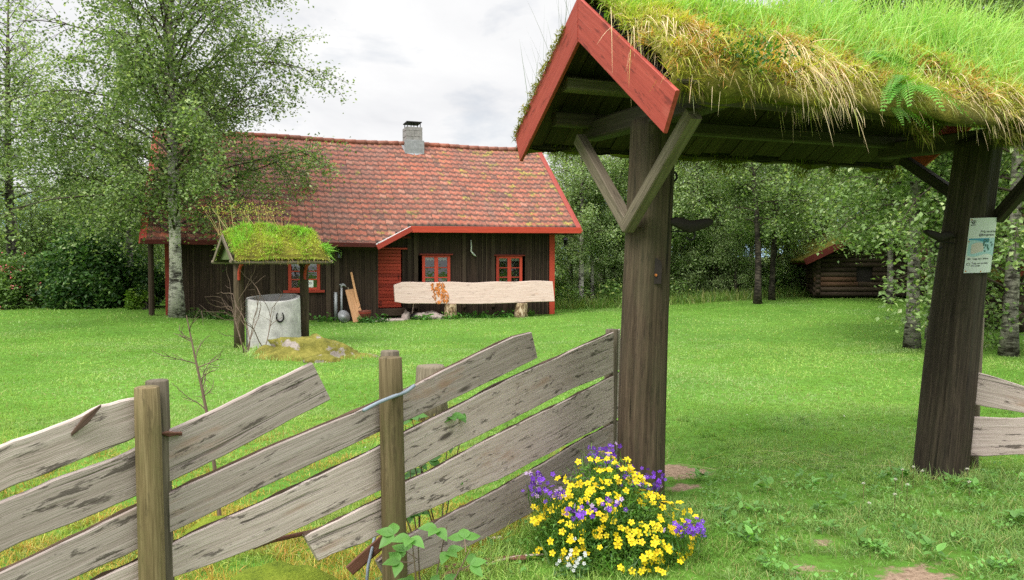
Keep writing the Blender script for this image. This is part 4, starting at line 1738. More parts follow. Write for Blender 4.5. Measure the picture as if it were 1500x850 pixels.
def disc(x, z, r0, r1, n, mb, a0=0, a1=2 * PI):
    k = 20
    vs, fs = [], []
    for i in range(k + 1):
        a = a0 + (a1 - a0) * i / k
        vs += [sgp(x + r0 * math.cos(a), z + r0 * math.sin(a), n), sgp(x + r1 * math.cos(a), z + r1 * math.sin(a), n)]
    for i in range(k):
        fs.append((2 * i, 2 * i + 1, 2 * i + 3, 2 * i + 2))
    mb.add(vs, fs)


mb = MB()
disc(.026, SH / 2 - .035, .004, .011, .0012, mb)
disc(.026, SH / 2 - .032, .014, .018, .0012, mb, -.2, PI + .2)
sgrid(.01, .042, SH / 2 - .056, SH / 2 - .05, .0012, mb)
mb.obj('emblem', DARKINK, sheet)
mb = MB()
disc(.125, .035, .006, .014, .0024, mb)
disc(.152, .037, .006, .013, .0024, mb)
for (x, z, w_, h_) in ((.112, .01, .012, .03), (.13, .0, .012, .02), (.12, -.02, .01, .01), (.15, -.01, .012, .03), (.16, -.03, .012, .02), (.128, -.045, .01, .012), (.18, .02, .02, .012), (.2, .0, .02, .02)):
    sgrid(x, x + w_, z - h_ / 2, z + h_ / 2, .0024, mb)
mb.obj('picture_figure', GREENINK, sheet)
mb = MB()
disc(.022, -.103, .002, .007, .0012, mb)
sgrid(.03, .034, -.108, -.098, .0012, mb)
mb.obj('icon', DARKINK, sheet)
mb = MB()
for (a, b, c, d) in ((.012, .034, -.137, -.134), (.012, .034, -.152, -.149), (.012, .0145, -.149, -.137), (.0315, .034, -.149, -.137)):
    sgrid(a, b, c, d, .0012, mb)
mb.obj('icon', DARKINK, sheet)


def sign_text(s, x, z, size, mat=DARKINK):
    cu = bpy.data.curves.new('lettering', 'FONT')
    cu.body = s
    cu.size = size
    cu.offset = size * .012
    to = bpy.data.objects.new('lettering', cu)
    COL.objects.link(to)
    dg = bpy.context.evaluated_depsgraph_get()
    me = bpy.data.meshes.new_from_object(to.evaluated_get(dg))
    COL.objects.unlink(to)
    bpy.data.objects.remove(to)
    root = WL[SGN.name]
    for v in me.vertices:
        v.co = Vector(sgp(x + v.co.x, z + v.co.y, .0015) - root)
    me.materials.clear()
    me.materials.append(mat)
    o = bpy.data.objects.new('lettering', me)
    link(o, sheet)
    WL[o.name] = root


sign_text('Følg oss på Instagram', .082, .098, .024)
sign_text('@bergemuseet', .072, .072, .025)
sign_text('Tagg oss i bildene', .045, -.108, .019)
sign_text('Tipp oss om bilder\nfra tunet', .045, -.143, .018)
mb = MB()
for (x, z) in ((.012, SH / 2 - .012), (.012, -SH / 2 + .014), (.01, .03), (.12, -SH / 2 + .01), (.285, SH / 2 - .012)):
    disc(x, z, 0.0005, .005, .002, mb)
mb.obj('nail', M['amber'], sheet)

# ------------------------------------------------------------------ plank fences
FP = np.array([(-3.3, 1.55), (-1.95, 2.25), (-1.36, 2.8), (-.58, 3.62), (.1, 4.75), (.81, 5.98), (1.0, 6.3)])
tt_ = np.linspace(0, 1, 400)
cum = np.concatenate([[0], np.cumsum(np.linalg.norm(np.diff(FP, axis=0), axis=1))])
cum /= cum[-1]
FPD = np.stack([np.interp(tt_, cum, FP[:, 0]), np.interp(tt_, cum, FP[:, 1])], 1)
kk = np.ones(41) / 41
pad = np.pad(FPD, ((20, 20), (0, 0)), mode='edge')
sm_ = np.stack([np.convolve(pad[:, i], kk, 'valid') for i in (0, 1)], 1)
FPD[20:-20] = sm_[20:-20]
FANG = np.arctan2(FPD[:, 0], FPD[:, 1])


def fpt(px, py, off=0.0):
    r = ray(px, py)
    a = math.atan2(r[0], r[1])
    y = float(np.interp(a, FANG, FPD[:, 1]))
    return CAM + r * (y / r[1])


def ftan(y):
    i = int(np.clip(np.searchsorted(FPD[:, 1], y), 3, 396))
    return nrm(A3(*(FPD[i + 3] - FPD[i - 3]), 0))


fence = thing('plank_fence', 'weathered grey fence of slanting wide planks left of the gateway', 'fence', A3(-.6, 3.6, 0))


def ex(pts, x):
    p = sorted(pts)
    xs_ = [a for a, b in p]
    ys_ = [b for a, b in p]
    if x < xs_[0]:
        s_ = (ys_[1] - ys_[0]) / (xs_[1] - xs_[0])
        return ys_[0] + s_ * (x - xs_[0])
    return float(np.interp(x, xs_, ys_))


BOARDS = [
    ([(0, 655), (115, 609), (142, 593), (197, 583), (232, 579)], [(0, 720), (197, 641), (243, 622)], -420, (232, 243), 'topmost plank at the left, splintered on top'),
    ([(0, 733), (197, 657), (234, 634), (275, 616), (365, 574), (455, 530)], [(0, 808), (200, 726), (239, 710), (482, 587)], -420, (455, 482), 'plank ending in a clean slanting cut above the lawn'),
    ([(0, 837), (200, 740), (239, 724), (275, 708), (480, 618), (557, 584), (590, 570), (755, 489), (774, 486)], [(0, 890), (202, 802), (239, 781), (430, 691), (557, 631), (592, 617), (783, 524)], -420, (774, 783), 'long plank ending at the top right with a knot'),
    ([(100, 868), (138, 850), (197, 825), (239, 802), (480, 689), (559, 652), (592, 634), (755, 549), (906, 482)], [(100, 912), (239, 850), (376, 802), (480, 754), (564, 714), (592, 692), (835, 570), (906, 542)], 60, (906, 906), 'long plank reaching the gate post at the top'),
    ([(444, 782), (562, 728), (592, 707), (712, 643), (905, 546)], [(465, 821), (564, 780), (595, 758), (722, 704), (905, 611)], None, (905, 905), 'plank with a square left end above the mossy rock'),
    ([(550, 820), (600, 782), (722, 718), (769, 692), (858, 638), (903, 617)], [(567, 853), (628, 829), (731, 775), (788, 742), (903, 680)], None, (903, 903), 'lowest plank running behind the flowers'),
]
for bi, (top, bot, x0, xe, lab) in enumerate(BOARDS):
    n = 46
    mb, me_ = MB(), MB()
    xa0 = x0 if x0 is not None else top[0][0]
    xb0 = x0 if x0 is not None else bot[0][0]
    ctr, wv, tv, edge = [], [], [], []
    for k in range(n + 1):
        t = k / n
        xt = xa0 + (xe[0] - xa0) * t
        xb = xb0 + (xe[1] - xb0) * t
        a, b = fpt(xt, ex(top, xt)), fpt(xb, ex(bot, xb))
        wob = .005 * float(sn(t * 9, bi * 3.1, 0, 1.0, 200 + bi)) + .002 * float(sn(t * 40, bi, 0, 1.0, 210 + bi))
        a = a + ZU * wob
        b = b + ZU * (.005 * float(sn(t * 8, bi * 2.3, 4, 1.0, 220 + bi)) + .002 * float(sn(t * 37, bi, 2, 1.0, 230 + bi)))
        tg = ftan((a[1] + b[1]) / 2)
        nv = A3(tg[1], -tg[0], 0)
        offs = .004 * (bi % 3) + .004 * math.sin(t * 5 + bi)
        ctr.append((a + b) / 2 + nv * offs)
        wv.append((a - b) / 2)
        tv.append(nv * .0125)
        edge.append(a + nv * offs)
    mb.sweep(ctr, wv, tv, .005)
    bo = mb.obj('board', M['fence'], fence, False, lab)
    if bi >= 2:
        i0, i1 = (0, n)
        pts = [edge[i] + ZU * .002 for i in range(i0, i1 + 1)]
        rr_ = [max(.0012, .0042 + .0035 * float(sn(i * .5, bi * 5, 0, 1.0, 240)) + .003 * float(sn(i * 1.7, bi, 0, 1.0, 241))) for i in range(len(pts))]
        me_.tube(pts, rr_, 6, lump=.5, seed=bi)
        me_.obj('bark_edge', M['fence_edge'], bo)
# splinter on the topmost plank
mb = MB()
a, b = fpt(103, 636), fpt(142, 592)
nv = A3(.7, -.7, 0)
mb.sweep([a + nv * .012, (a + b) / 2 + nv * .03 + ZU * .003, b + nv * .045], [ZU * .006, ZU * .014 + A3(-.006, 0, 0), ZU * .004], nv * .004, .002)
mb.obj('splinter', M['fence_edge'], fence)
mb = MB()
a, b = fpt(234, 634), fpt(262, 634)
mb.sweep([a + nv * .02, a * .7 + b * .3 + nv * .03, a * .3 + b * .7 + nv * .022, b + nv * .026], [ZU * .004, ZU * .011, ZU * .006, ZU * .008], nv * .008, .003)
mb.obj('bark_chunk', M['barkstrip'], fence)


def fpost(px, ytop, y, r, front, lean, lab, dpx=0):
    x = gx(px, y)
    tg = ftan(y)
    nv = A3(tg[1], -tg[0], 0)
    zt_ = CAM[2] - (ytop - 385) / F * y
    o = nv * ((r + .018) if front else -(r + .02))
    b0 = A3(x, y, 0) + o
    # keep the picture column of the post where it is
    b0[0] = gx(px + dpx, b0[1])
    mb = MB()
    m = 10
    t = np.linspace(0, 1, m)
    base = b0 + A3(0, 0, -.1)
    path = base + np.outer(t, A3(lean, 0, zt_ + .1))
    rad = r * (1.02 - .06 * t)
    rad[-1] *= .96
    path = np.concatenate([path, path[-1:] + A3(0, 0, .004)])
    rad = np.concatenate([rad, rad[-1:] * .9])
    mb.tube(path, rad, 16, lump=.06, seed=int(px), flat_=.04)
    return mb.obj('post', M['post'] if front else M['brace'], fence, True, lab)


fpost(217, 566, 2.8, .046, True, -.012, 'left front post of the fence')
fpost(225, 562, 2.8, .044, False, -.01, 'left back post of the fence', 6)
fpost(577, 523, 3.6, .0585, True, -.02, 'right front post of the fence')
fpost(573, 517, 3.6, .05, False, -.015, 'right back post of the fence', 2)
fpost(893, 484, 5.95, .055, False, .02, 'back post beside the gate post')

fence2 = thing('plank_fence', 'short run of grey planks right of the gateway', 'fence', A3(3.9, 5.9, 0))


def f2(px, py):
    y = 5.95 - (px - 1415) / 145 * .42
    return at(px, py, y)


for (T0, B0, lab) in (([(1426, 544), (1470, 556), (1560, 584)], [(1420, 591), (1470, 600), (1560, 617)], 'upper plank'), ([(1414, 611), (1470, 612), (1560, 611)], [(1417, 668), (1470, 667), (1560, 664)], 'lower plank')):
    ctr, wv = [], []
    for k in range(17):
        t = k / 16
        xt, xb = T0[0][0] + (1800 - T0[0][0]) * t, B0[0][0] + (1800 - B0[0][0]) * t
        a = f2(xt, np.interp(xt, [p[0] for p in T0] + [1800], [p[1] for p in T0] + [T0[-1][1] + 55 * (1 if T0[0][1] < 600 else 0)]))
        b = f2(xb, np.interp(xb, [p[0] for p in B0] + [1800], [p[1] for p in B0] + [B0[-1][1] + 40 * (1 if T0[0][1] < 600 else 0)]))
        ctr.append((a + b) / 2)
        wv.append((a - b) / 2 * (1 + .03 * math.sin(k * 1.7)))
    mb = MB()
    mb.sweep(ctr, wv, nrm(A3(-.3, -.95, 0)) * .013, .005)
    mb.obj('board', M['fence'], fence2, False, lab)
mb = MB()
p0, p1 = at(1424, 640, 6.12), at(1434, 466, 6.12)
mb.tube([p0 - A3(0, 0, .5), p0, (p0 + p1) / 2, p1, p1 + A3(0, 0, .004)], [.05, .048, .043, .04, .034], 14, lump=.08)
mb.obj('post', M['brace'], fence2, True)
mb = MB()
mb.tube([at(1700, 760, 5.2), at(1705, 500, 5.2)], .045, 14, lump=.08)
mb.obj('post', M['post'], fence2, True)

# cables along the fence
def cable(pix, y, r, label, dy=0):
    mb = MB()
    P = np.array([fpt(*p) + A3(.03, -.04, 0) for p in pix])
    k = np.linspace(0, 1, len(P))
    f = np.linspace(0, 1, 24)
    P = np.stack([np.interp(f, k, P[:, i]) for i in range(3)], 1)
    P[1:-1] = (P[:-2] + P[1:-1] * 2 + P[2:]) / 4
    mb.tube(P, r, 8)
    return tag(mb.obj('cable', M['cable'], None, True), label, 'cable')


o = cable([(524, 594), (545, 583), (565, 575), (585, 568), (597, 559)], 3.6, .009, 'grey blue cable looped over the fence post')
for v in o.data.vertices:
    v.co += Vector((.02, -.085, 0))
mb = MB()
mb.tube([at(552, 770, 3.85), at(546, 800, 3.75), at(539, 830, 3.7), at(536, 870, 3.6)], .008, 8)
tag(mb.obj('cable', M['cable'], None, True), 'grey cable hanging down to the ground below the planks', 'cable')
mb = MB()
mb.beam(at(512, 836, 3.75), at(566, 788, 3.75), ZU, .05, .015, n=4, jw=.2)
tag(mb.obj('bark_strip', M['barkstrip']), 'pale brown bark strip leaning against the fence post base', 'bark')
for (x0, y0, x1, y1, d, w_, lab) in ((650, 843, 770, 826, 4.05, .035, 'long red brown bark strip lying below the planks'), (660, 822, 735, 818, 4.35, .02, 'thin pale bark strip lying highest below the planks'),
                                     (640, 850, 700, 848, 3.9, .03, 'short dark bark strip at the bottom edge beside the fence post'), (712, 838, 800, 822, 4.1, .015, 'whitish stick lying beside the red brown bark')):
    mb = MB()
    a = A3(gx(x0, d), d, gz(gx(x0, d), d) + .03)
    b = A3(gx(x1, d + .15), d + .15, gz(gx(x1, d + .15), d + .15) + .035)
    mb.beam(a, b, A3(.2, 1, .3), w_, .012, n=6, jw=.25, bow=.02)
    tag(mb.obj('bark_strip', M['barkstrip'] if 'whitish' not in lab and 'pale' not in lab else M['slab']), lab, 'bark')
mb = MB()
a, b = at(395, 793, 3.3), at(462, 778, 3.45)
mb.tube([at(372, 803, 3.2), a, b], [.008, .012, .011], 7, lump=.2)
tag(mb.obj('root', M['barkstrip'], None, True), 'thin reddish root stick poking out between the planks', 'stick')

# ------------------------------------------------------------------ the well
well = thing('well', 'pale concrete well ring under a small turf roof on two dark posts', 'well', WC)
mb = MB()
zc = WC + WR * .02 - ZU * .05
prof = [(.535, 0), (.53, .5), (.525, 1.02), (.515, 1.05), (.45, 1.05), (.44, 1.03), (.44, .45)]
n = 48
vs, fs = [], []
for (r, z) in prof:
    for i in range(n):
        a = 2 * PI * i / n
        vs.append(zc + A3(math.cos(a), math.sin(a), 0) * r * (1 + .006 * math.sin(3 * a + z * 4)) + ZU * (z + (.01 * math.sin(2 * a) if z > 1 else 0) + .055 * math.sin(a) * (z / 1.05)))
for j in range(len(prof) - 1):
    for i in range(n):
        i2 = (i + 1) % n
        fs.append((j * n + i, j * n + i2, (j + 1) * n + i2, (j + 1) * n + i))
mb.add(vs, fs)
mb.f.setdefault(n, []).append([(len(prof) - 1) * n + i for i in range(n)])
ring = mb.obj('concrete_ring', M['concrete'], well, True)
# horseshoe on the ring
p = ray(411, 465)
hc = A3(gx(411, 14.62), 14.62, 0)
dd_ = nrm(A3(hc[0] - zc[0], hc[1] - zc[1], 0))
hc = zc + dd_ * .545 + ZU * (.63 + .05)
tx = np.cross(ZU, dd_)
mb = MB()
mb.tube([hc + tx * (.07 * math.sin(a)) + ZU * (-.085 * math.cos(a) + (.02 if abs(a) > 2 else 0)) for a in np.linspace(-2.5, 2.5, 16)], [.014 + .004 * math.cos(a) for a in np.linspace(-2.5, 2.5, 16)], 7)
mb.obj('horseshoe', M['iron'], ring, True)
for (r, rad, lab) in ((-.66, .095, 'front left post'), (.66, .09, 'back right post')):
    mb = MB()
    mb.tube([Wl(r, 0, -.1), Wl(r, 0, .6), Wl(r, 0, 1.3), Wl(r, 0, 2.0)], [rad * 1.05, rad, rad * .98, rad * .95], 14, lump=.08, seed=int(r * 10) + 9)
    mb.obj('post', M['gatepost'], well, True, lab)
    for s in (-1, 1):
        mb = MB()
        pts = []
        for a in np.linspace(0, PI / 2, 8):
            pts.append(Wl(r - .02 * s, s * (.09 + .26 * (1 - math.cos(a))), 1.36 + .32 * math.sin(a)))
        mb.sweep(pts, [np.cross(nrm(pts[min(i + 1, 7)] - pts[max(i - 1, 0)]), WR) * .035 for i in range(8)], WR * .02, .004)
        mb.obj('bracket', M['red'], well)
    mb = MB()
    mb.beam(Wl(r, -.6, 1.74), Wl(r, .6, 1.74), ZU, .09, .08, .006)
    mb.obj('tie_beam', M['beam'], well)
WRD, WSL = 2.19, .69
WSS = math.sqrt(1 + WSL ** 2)


def WO(r, t, n):
    s = 1 if t >= 0 else -1
    return Wl(r, t + s * WSL / WSS * n, WRD - WSL * abs(t) + n / WSS)


for s in (-1, 1):
    mb = MB()
    for k in range(5):
        t0, t1 = .02 + k * .13, .02 + k * .13 + .126
        mb.beam(WO(-.92, s * (t0 + t1) / 2, -.015), WO(.92, s * (t0 + t1) / 2, -.015), WO(0, s * 1, 0) - WO(0, s * .5, 0), .15, .02)
    mb.obj('roof_deck', M['deck'], well)
    mb = MB()
    mb.beam(WO(-.96, s * .0, .02), WO(-.96, s * .72, .02), np.cross(WO(0, s * 1., 0) - WO(0, s * .5, 0), WR), .085, .03)
    mb.obj('barge_board', M['brace'], well)
    mb = MB()
    mb.beam(WO(.95, s * .0, .0), WO(.95, s * .68, .0), np.cross(WO(0, s * 1., 0) - WO(0, s * .5, 0), WR), .085, .03)
    mb.obj('barge_board', M['brace'], well)
    mb = MB()
    mb.tube([WO(-1.0, s * .69, .0), WO(0, s * .69, -.01), WO(1.0, s * .69, .0)], .035, 8, lump=.15)
    mb.obj('eave_pole', M['brace'], well, True)
# green boarded gables
mb = MB()
for rr in (-.86, .86):
    vs = [Wl(rr, -.6, 1.76), Wl(rr, .6, 1.76), Wl(rr, 0, 2.15)]
    mb.add(vs + [v + WR * .02 for v in vs], [(0, 1, 2), (5, 4, 3), (0, 2, 5, 3), (1, 4, 5, 2)])
mb.obj('gable_board', flat('faded green board', (.10, .13, .05), vary=.4, scale=8), well)
# turf mound
vs, fs = [], []
nr_, n2 = 40, 33
for i in range(nr_):
    r = -.90 + 1.83 * i / (nr_ - 1)
    for j in range(n2):
        t = -.72 + 1.44 * j / (n2 - 1)
        e = max(0.0, 1 - abs(r / .94) ** 6) ** .5 * max(0.0, 1 - abs(t / .735) ** 4) ** .5
        h_ = e * (.24 + .07 * float(sn(r, t, 0, 2.4, 71)) + .03 * float(sn(r, t, 0, 8, 72)))
        b = WO(r, t, .01)
        vs.append(b + ZU * h_)
for i in range(nr_ - 1):
    for j in range(n2 - 1):
        fs.append((i * n2 + j, i * n2 + j + 1, i * n2 + n2 + j + 1, i * n2 + n2 + j))
mb = MB()
mb.add(vs, fs)
mb.obj('turf', M['sod'], well, True)
wv_ = np.array(vs)
gl = LB()
N = 15000
ix = RG.integers(0, len(wv_), N)
P = wv_[ix] + RG.normal(size=(N, 3)) * A3(.025, .025, .01)
rr = (P - WC) @ WR
tq = (P - WC) @ WT
f = np.clip(.5 + .6 * sn(rr, tq, 0, 2.2, 75) + .5 * (np.abs(tq) - .3), 0, 1)
c = mixcol(cvar((.24, .48, .05), N, .35), cvar((.44, .50, .06), N, .3), f)
c = mixcol(c, cvar(STRAW, N, .3), (RG.uniform(0, 1, N) < .05) * .9)
gl.add(blades(P, updir(N, ZU * .9 + WT * .2, .5, 1), RG.uniform(.04, .16, N) * (1.15 - f * .8), RG.uniform(.006, .012, N), RG.uniform(.1, .7, N), 3, c))
N = 380
r = RG.uniform(-.88, .92, N)
P = WC + np.outer(r, WR) + np.outer(RG.uniform(.62, .74, N), WT)
P[:, 2] = 1.78
d = updir(N, WT * .5 - ZU * .3, .5, 1)
gl.add(blades(P, d, RG.uniform(.03, .11, N), RG.uniform(.005, .01, N), RG.uniform(.4, 1, N), 3, mixcol(cvar(MOSSC, N), cvar(STRAW2, N), RG.uniform(0, 1, N))))
# bright tuft at the right end, tall seed heads at the left
N = 350
P = Wl(.9, .45, 1.95) + RG.normal(size=(N, 3)) * A3(.07, .07, .06)
gl.add(blades(P, updir(N, WR * .6 + WT * .3 + ZU * .4, .6, 1), RG.uniform(.1, .25, N), RG.uniform(.008, .014, N), RG.uniform(.2, .7, N), 3, cvar((.22, .46, .06), N)))
N = 70
r = RG.uniform(-.95, .3, N)
P = WC + np.outer(r, WR) + np.outer(RG.normal(-.2, .25, N), WT)
P[:, 2] = 2.25
gl.add(blades(P, updir(N, ZU - WR * .25, .25, 1), RG.uniform(.3, .8, N), RG.uniform(.007, .012, N), RG.uniform(0, .25, N), 5, mixcol(cvar((.4, .42, .12), N), cvar(STRAW, N), RG.uniform(0, 1, N))))
tops = P[:40] + A3(0, 0, .5)
PP = np.repeat(tops, 14, 0) + RG.normal(size=(560, 3)) * A3(.12, .12, .1) - WR * .12
gl.add(leaves(PP, .035, mixcol(cvar((.42, .42, .1), 560), cvar((.28, .34, .06), 560), RG.uniform(0, 1, 560)), .3))
o = gl.obj('turf_grass', M['grass'], well)
o['kind'] = 'stuff'
# rocks
c = G(468, 13.6)
rock_mesh('mossy_rock', c + A3(.0, .1, -.05), 1.1, .55, .42, M['rock'], 'long low mossy yellow-green boulder beside the well', 'rock', 5, .24, rot=-.2, peak=(-.42, 0))
c = G(396, 13.75)
rock_mesh('mossy_rock', c + A3(0, 0, .0), .33, .24, .17, M['rock'], 'small round mossy rock at the foot of the well', 'rock', 9, .12)
c = G(470, 13.0)
rock_mesh('mossy_rock', c + A3(.0, 0, -.0), .34, .2, .12, M['rock'], 'flat low rock in front of the mossy boulder', 'rock', 15, .12)
rock_mesh('mossy_rock', A3(-1.12, 3.55, .02), .34, .28, .2, M['rockgreen'], 'bright green mossy rock behind the fence planks', 'rock', 25, .1)
rock_mesh('mossy_rock', A3(-1.75, 4.4, .02), .2, .2, .16, M['rockgreen'], 'small yellow mossy rock glimpsed above the second plank gap', 'rock', 27, .1)
# low mossy stump behind the fence
c = A3(gx(631, 8.2), 8.2, 0)
mb = MB()
mb.tube([c - ZU * .05, c + ZU * .2, c + ZU * .55, c + ZU * .575], [.2, .17, .155, .14], 18, lump=.14, seed=4)
tag(mb.obj('stump', M['brace'], None, True), 'weathered tree stump on the lawn just behind the fence', 'stump')


# bare shrub by the well
def twigs(mb, p, d, L, r, depth, spread=.55, segs=5):
    P = [p]
    q_ = p.copy()
    dd = d.copy()
    for k in range(segs):
        dd = nrm(dd + RG.normal(size=3) * .16 + ZU * .04)
        q_ = q_ + dd * L / segs
        P.append(q_)
        if depth > 0 and k >= 1 and random.random() < .75:
            twigs(mb, q_, nrm(dd + RG.normal(size=3) * spread), L * random.uniform(.35, .6), r * .6, depth - 1, spread, 4)
    mb.tube(P, np.linspace(r, r * .45, len(P)), 5, cap=False)


mb = MB()
c = G(372, 14.0)
for k in range(7):
    a = RG.uniform(0, 2 * PI)
    twigs(mb, c + A3(.22 * math.cos(a), .12 * math.sin(a), -.02), nrm(A3(RG.normal() * .45, RG.normal() * .25, 1.2)), random.uniform(.8, 1.45), .011, 2)
tag(mb.obj('bare_shrub', M['oldstick']), 'leafless reddish twig bush in front of the well ring', 'shrub')
mb = MB()
c = A3(gx(318, 4.6), 4.6, 0)
P = [at(322, 760, 4.6), at(315, 690, 4.6), at(306, 620, 4.6), at(296, 570, 4.6), at(285, 520, 4.6), at(273, 462, 4.6)]
mb.tube(P, [.013, .012, .01, .0085, .006, .003], 7)
for k in range(14):
    i = random.randint(1, 4)
    p = P[i] + (P[i + 1] - P[i]) * random.random()
    twigs(mb, p, nrm(A3(RG.normal(), RG.normal() * .5, .6)), random.uniform(.08, .25), .004, 1)
tag(mb.obj('sapling', M['oldstick']), 'thin bare sapling standing behind the left planks', 'sapling')


# raspberry seedlings at the fence
def leaf_ovate(b, p, d, n, L, W, col):
    s_ = nrm(np.cross(d, n))
    n = nrm(np.cross(s_, d))
    t = np.array([0, .12, .3, .5, .7, .87, 1.0])
    wv = np.array([.02, .30, .48, .46, .32, .14, .0]) * W
    V, Fq = [], []
    for i in range(7):
        c = p + d * L * t[i] - n * L * .25 * t[i] ** 2
        V += [c - s_ * wv[i] + n * wv[i] * .25, c, c + s_ * wv[i] + n * wv[i] * .25]
    for i in range(6):
        Fq += [(3 * i, 3 * i + 1, 3 * i + 4, 3 * i + 3), (3 * i + 1, 3 * i + 2, 3 * i + 5, 3 * i + 4)]
    cc = np.tile(col, (21, 1)) * RG.uniform(.85, 1.15)
    cc[1::3] *= .85
    b.add((np.array(V), np.array(Fq), cc))


def raspberry(name, base, stems, L, label, col):
    t = thing(name, label, 'plant', base)
    mb = MB()
    b = LB()
    toc = nrm(CAM - base)
    for k in range(stems):
        d = nrm(A3(RG.normal() * .28, -.12 + RG.normal() * .14, 1))
        P = [base, base + d * L * .5, base + d * L * .8 + A3(.02, -.03, .02)]
        mb.tube(P, [.004, .0035, .002], 6)
        for (f, sz) in ((.5, .75), (.78, .9), (1.0, 1.0)):
            p0 = base + d * L * .8 * f
            a = RG.uniform(0, 2 * PI)
            pd = nrm(A3(math.cos(a), math.sin(a) - .4, .35))
            p1 = p0 + pd * .07 * sz
            mb.tube([p0, p1], [.0025, .002], 5)
            nn = nrm(ZU * .8 + toc * .7)
            b = LB()
            for da in (-1.1, 0, 1.1):
                dd = nrm(pd * math.cos(da) + np.cross(nn, pd) * math.sin(da) - ZU * .1)
                leaf_ovate(b, p1, dd, nn, .085 * sz, .055 * sz, np.array(col))
            b.obj('leaf', M['leaf'], t, True)
    mb.obj('stem', M['oldstick'], t)


raspberry('raspberry_plant', A3(gx(625, 3.3), 3.3, 0.02), 4, .60, 'bright green three-leaved seedling at the foot of the fence post', (.13, .30, .06))
raspberry('raspberry_plant', A3(gx(640, 4.0), 4.15, .1), 4, .95, 'green leafy shoot poking between the top planks', (.09, .24, .04))
raspberry('raspberry_plant', A3(gx(612, 4.1), 4.1, .1), 4, .62, 'dark leafy shoot half hidden in the plank gaps', (.06, .17, .03))

# ------------------------------------------------------------------ flowers at the gate post
FB = A3(.55, 4.36, 0)
fl_ = thing('flower_bush', 'mound of bright yellow five-petalled flowers at the foot of the left gate post', 'flowers', FB)


def fsurf(n):
    """points on the mound surface"""
    th = RG.uniform(0, 2 * PI, n)
    ph = np.arccos(RG.uniform(.0, 1, n))
    d = np.stack([np.cos(th) * np.sin(ph), np.sin(th) * np.sin(ph), np.cos(ph)], 1)
    k = 1 + .16 * sn(d[:, 0], d[:, 1], d[:, 2], 2.2, 80) + .1 * sn(d[:, 0], d[:, 1], d[:, 2], 5.5, 81)
    P = d * k[:, None] * A3(.44, .35, .44)
    # taller towards the post, lower at the right front
    P[:, 2] *= 1 + .38 * np.clip(P[:, 1] / .4, -1, 1) - .25 * np.clip((P[:, 0] - .05) / .4, -.3, 1.2) - .25 * np.clip((-P[:, 0] - .15) / .3, 0, 1)
    P[:, 0] += .07 * np.clip(.25 - P[:, 2], -.2, .3)
    return FB + P + A3(.02, 0, .02), d


b = LB()
N = 9000
P, d = fsurf(N)
P = FB + (P - FB) * RG.uniform(.25, 1.08, (N, 1)) ** .5
b.add(leaves(P, .028, mixcol(cvar((.06, .15, .025), N, .4), cvar((.16, .32, .05), N, .4), RG.uniform(0, 1, N)), .3, 0, .42))
N = 3500
P, d = fsurf(N)
P = FB + (P - FB) * RG.uniform(.2, .8, (N, 1))
b.add(blades(P, updir(N, ZU * .6, .6, 1), RG.uniform(.05, .16, N), RG.uniform(.003, .006, N), RG.uniform(0, .5, N), 3, cvar((.07, .17, .02), N, .4)))
N = 700
P, d = fsurf(N)
P[:, 2] = 0.02
b.add(blades(P, updir(N, ZU, .5, 1), RG.uniform(.08, .22, N), RG.uniform(.004, .008, N), RG.uniform(.1, .6, N), 3, cvar((.1, .22, .03), N, .4)))
N = 520
P, d = fsurf(N)
b.add(blades(P, nrm_rows(d * .5 + ZU * .6 + RG.normal(size=(N, 3)) * .3), RG.uniform(.03, .11, N), RG.uniform(.0025, .004, N), RG.uniform(0, .4, N), 3, cvar((.14, .28, .05), N, .3)))
b.obj('foliage', M['leaf'], fl_)


def flower_geo(p, n, R, col, b, cc):
    n = nrm(n)
    a = nrm(np.cross(n, A3(.3, .5, .8)))
    c = np.cross(n, a)
    ph = RG.uniform(0, 2 * PI)
    for k in range(5):
        t = ph + k * 2 * PI / 5
        dd = a * math.cos(t) + c * math.sin(t)
        ss = np.cross(n, dd)
        V = [p + dd * R * .12, p + dd * R * .55 + ss * R * .36 + n * R * .12, p + dd * R * .95 + ss * R * .2 + n * R * .10, p + dd * R * 1.0 + n * R * .05,
             p + dd * R * .95 - ss * R * .2 + n * R * .10, p + dd * R * .55 - ss * R * .36 + n * R * .12]
        b.add((np.array(V), np.array([(0, 1, 2, 3), (0, 3, 4, 5)]), np.tile(col, (6, 1)) * RG.uniform(.9, 1.06)))
    m = 6
    V = [p + n * R * .14] + [p + (a * math.cos(2 * PI * k / m) + c * math.sin(2 * PI * k / m)) * R * .17 + n * R * .08 for k in range(m)]
    b.add((np.array(V), np.array([(0, 1, 2, 3), (0, 3, 4, 5), (0, 5, 6, 1)]), np.tile(cc, (7, 1))))


YEL = np.array((.86, .66, .02))
P, d = fsurf(1100)
toc = CAM - FB
vis = (d @ nrm(toc)) > -.12
P, d = P[vis], d[vis]
clump = sn(P[:, 0], P[:, 1], P[:, 2], 7, 83)
idx = np.where(clump + RG.uniform(-.4, .4, len(P)) > -.22)[0]
sel = []
for i in idx:
    if all(np.linalg.norm(P[i] - P[j]) > .024 for j in sel):
        sel.append(i)
    if len(sel) >= 300:
        break
rest = LB()
cnt = 0
for i in sel:
    p = P[i] + d[i] * RG.uniform(-.02, .055)
    nv = nrm(d[i] * .5 + nrm(toc) * .55 + ZU * .3 + RG.normal(size=3) * .42)
    if cnt < 100:
        b = LB()
        flower_geo(p, nv, RG.uniform(.017, .027), YEL * A3(1, RG.uniform(.86, 1.05), 1), b, (.62, .42, .02))
        b.obj('flower', M['petal'], fl_)
    else:
        flower_geo(p, nv, RG.uniform(.017, .025), YEL, rest, (.62, .42, .02))
    cnt += 1
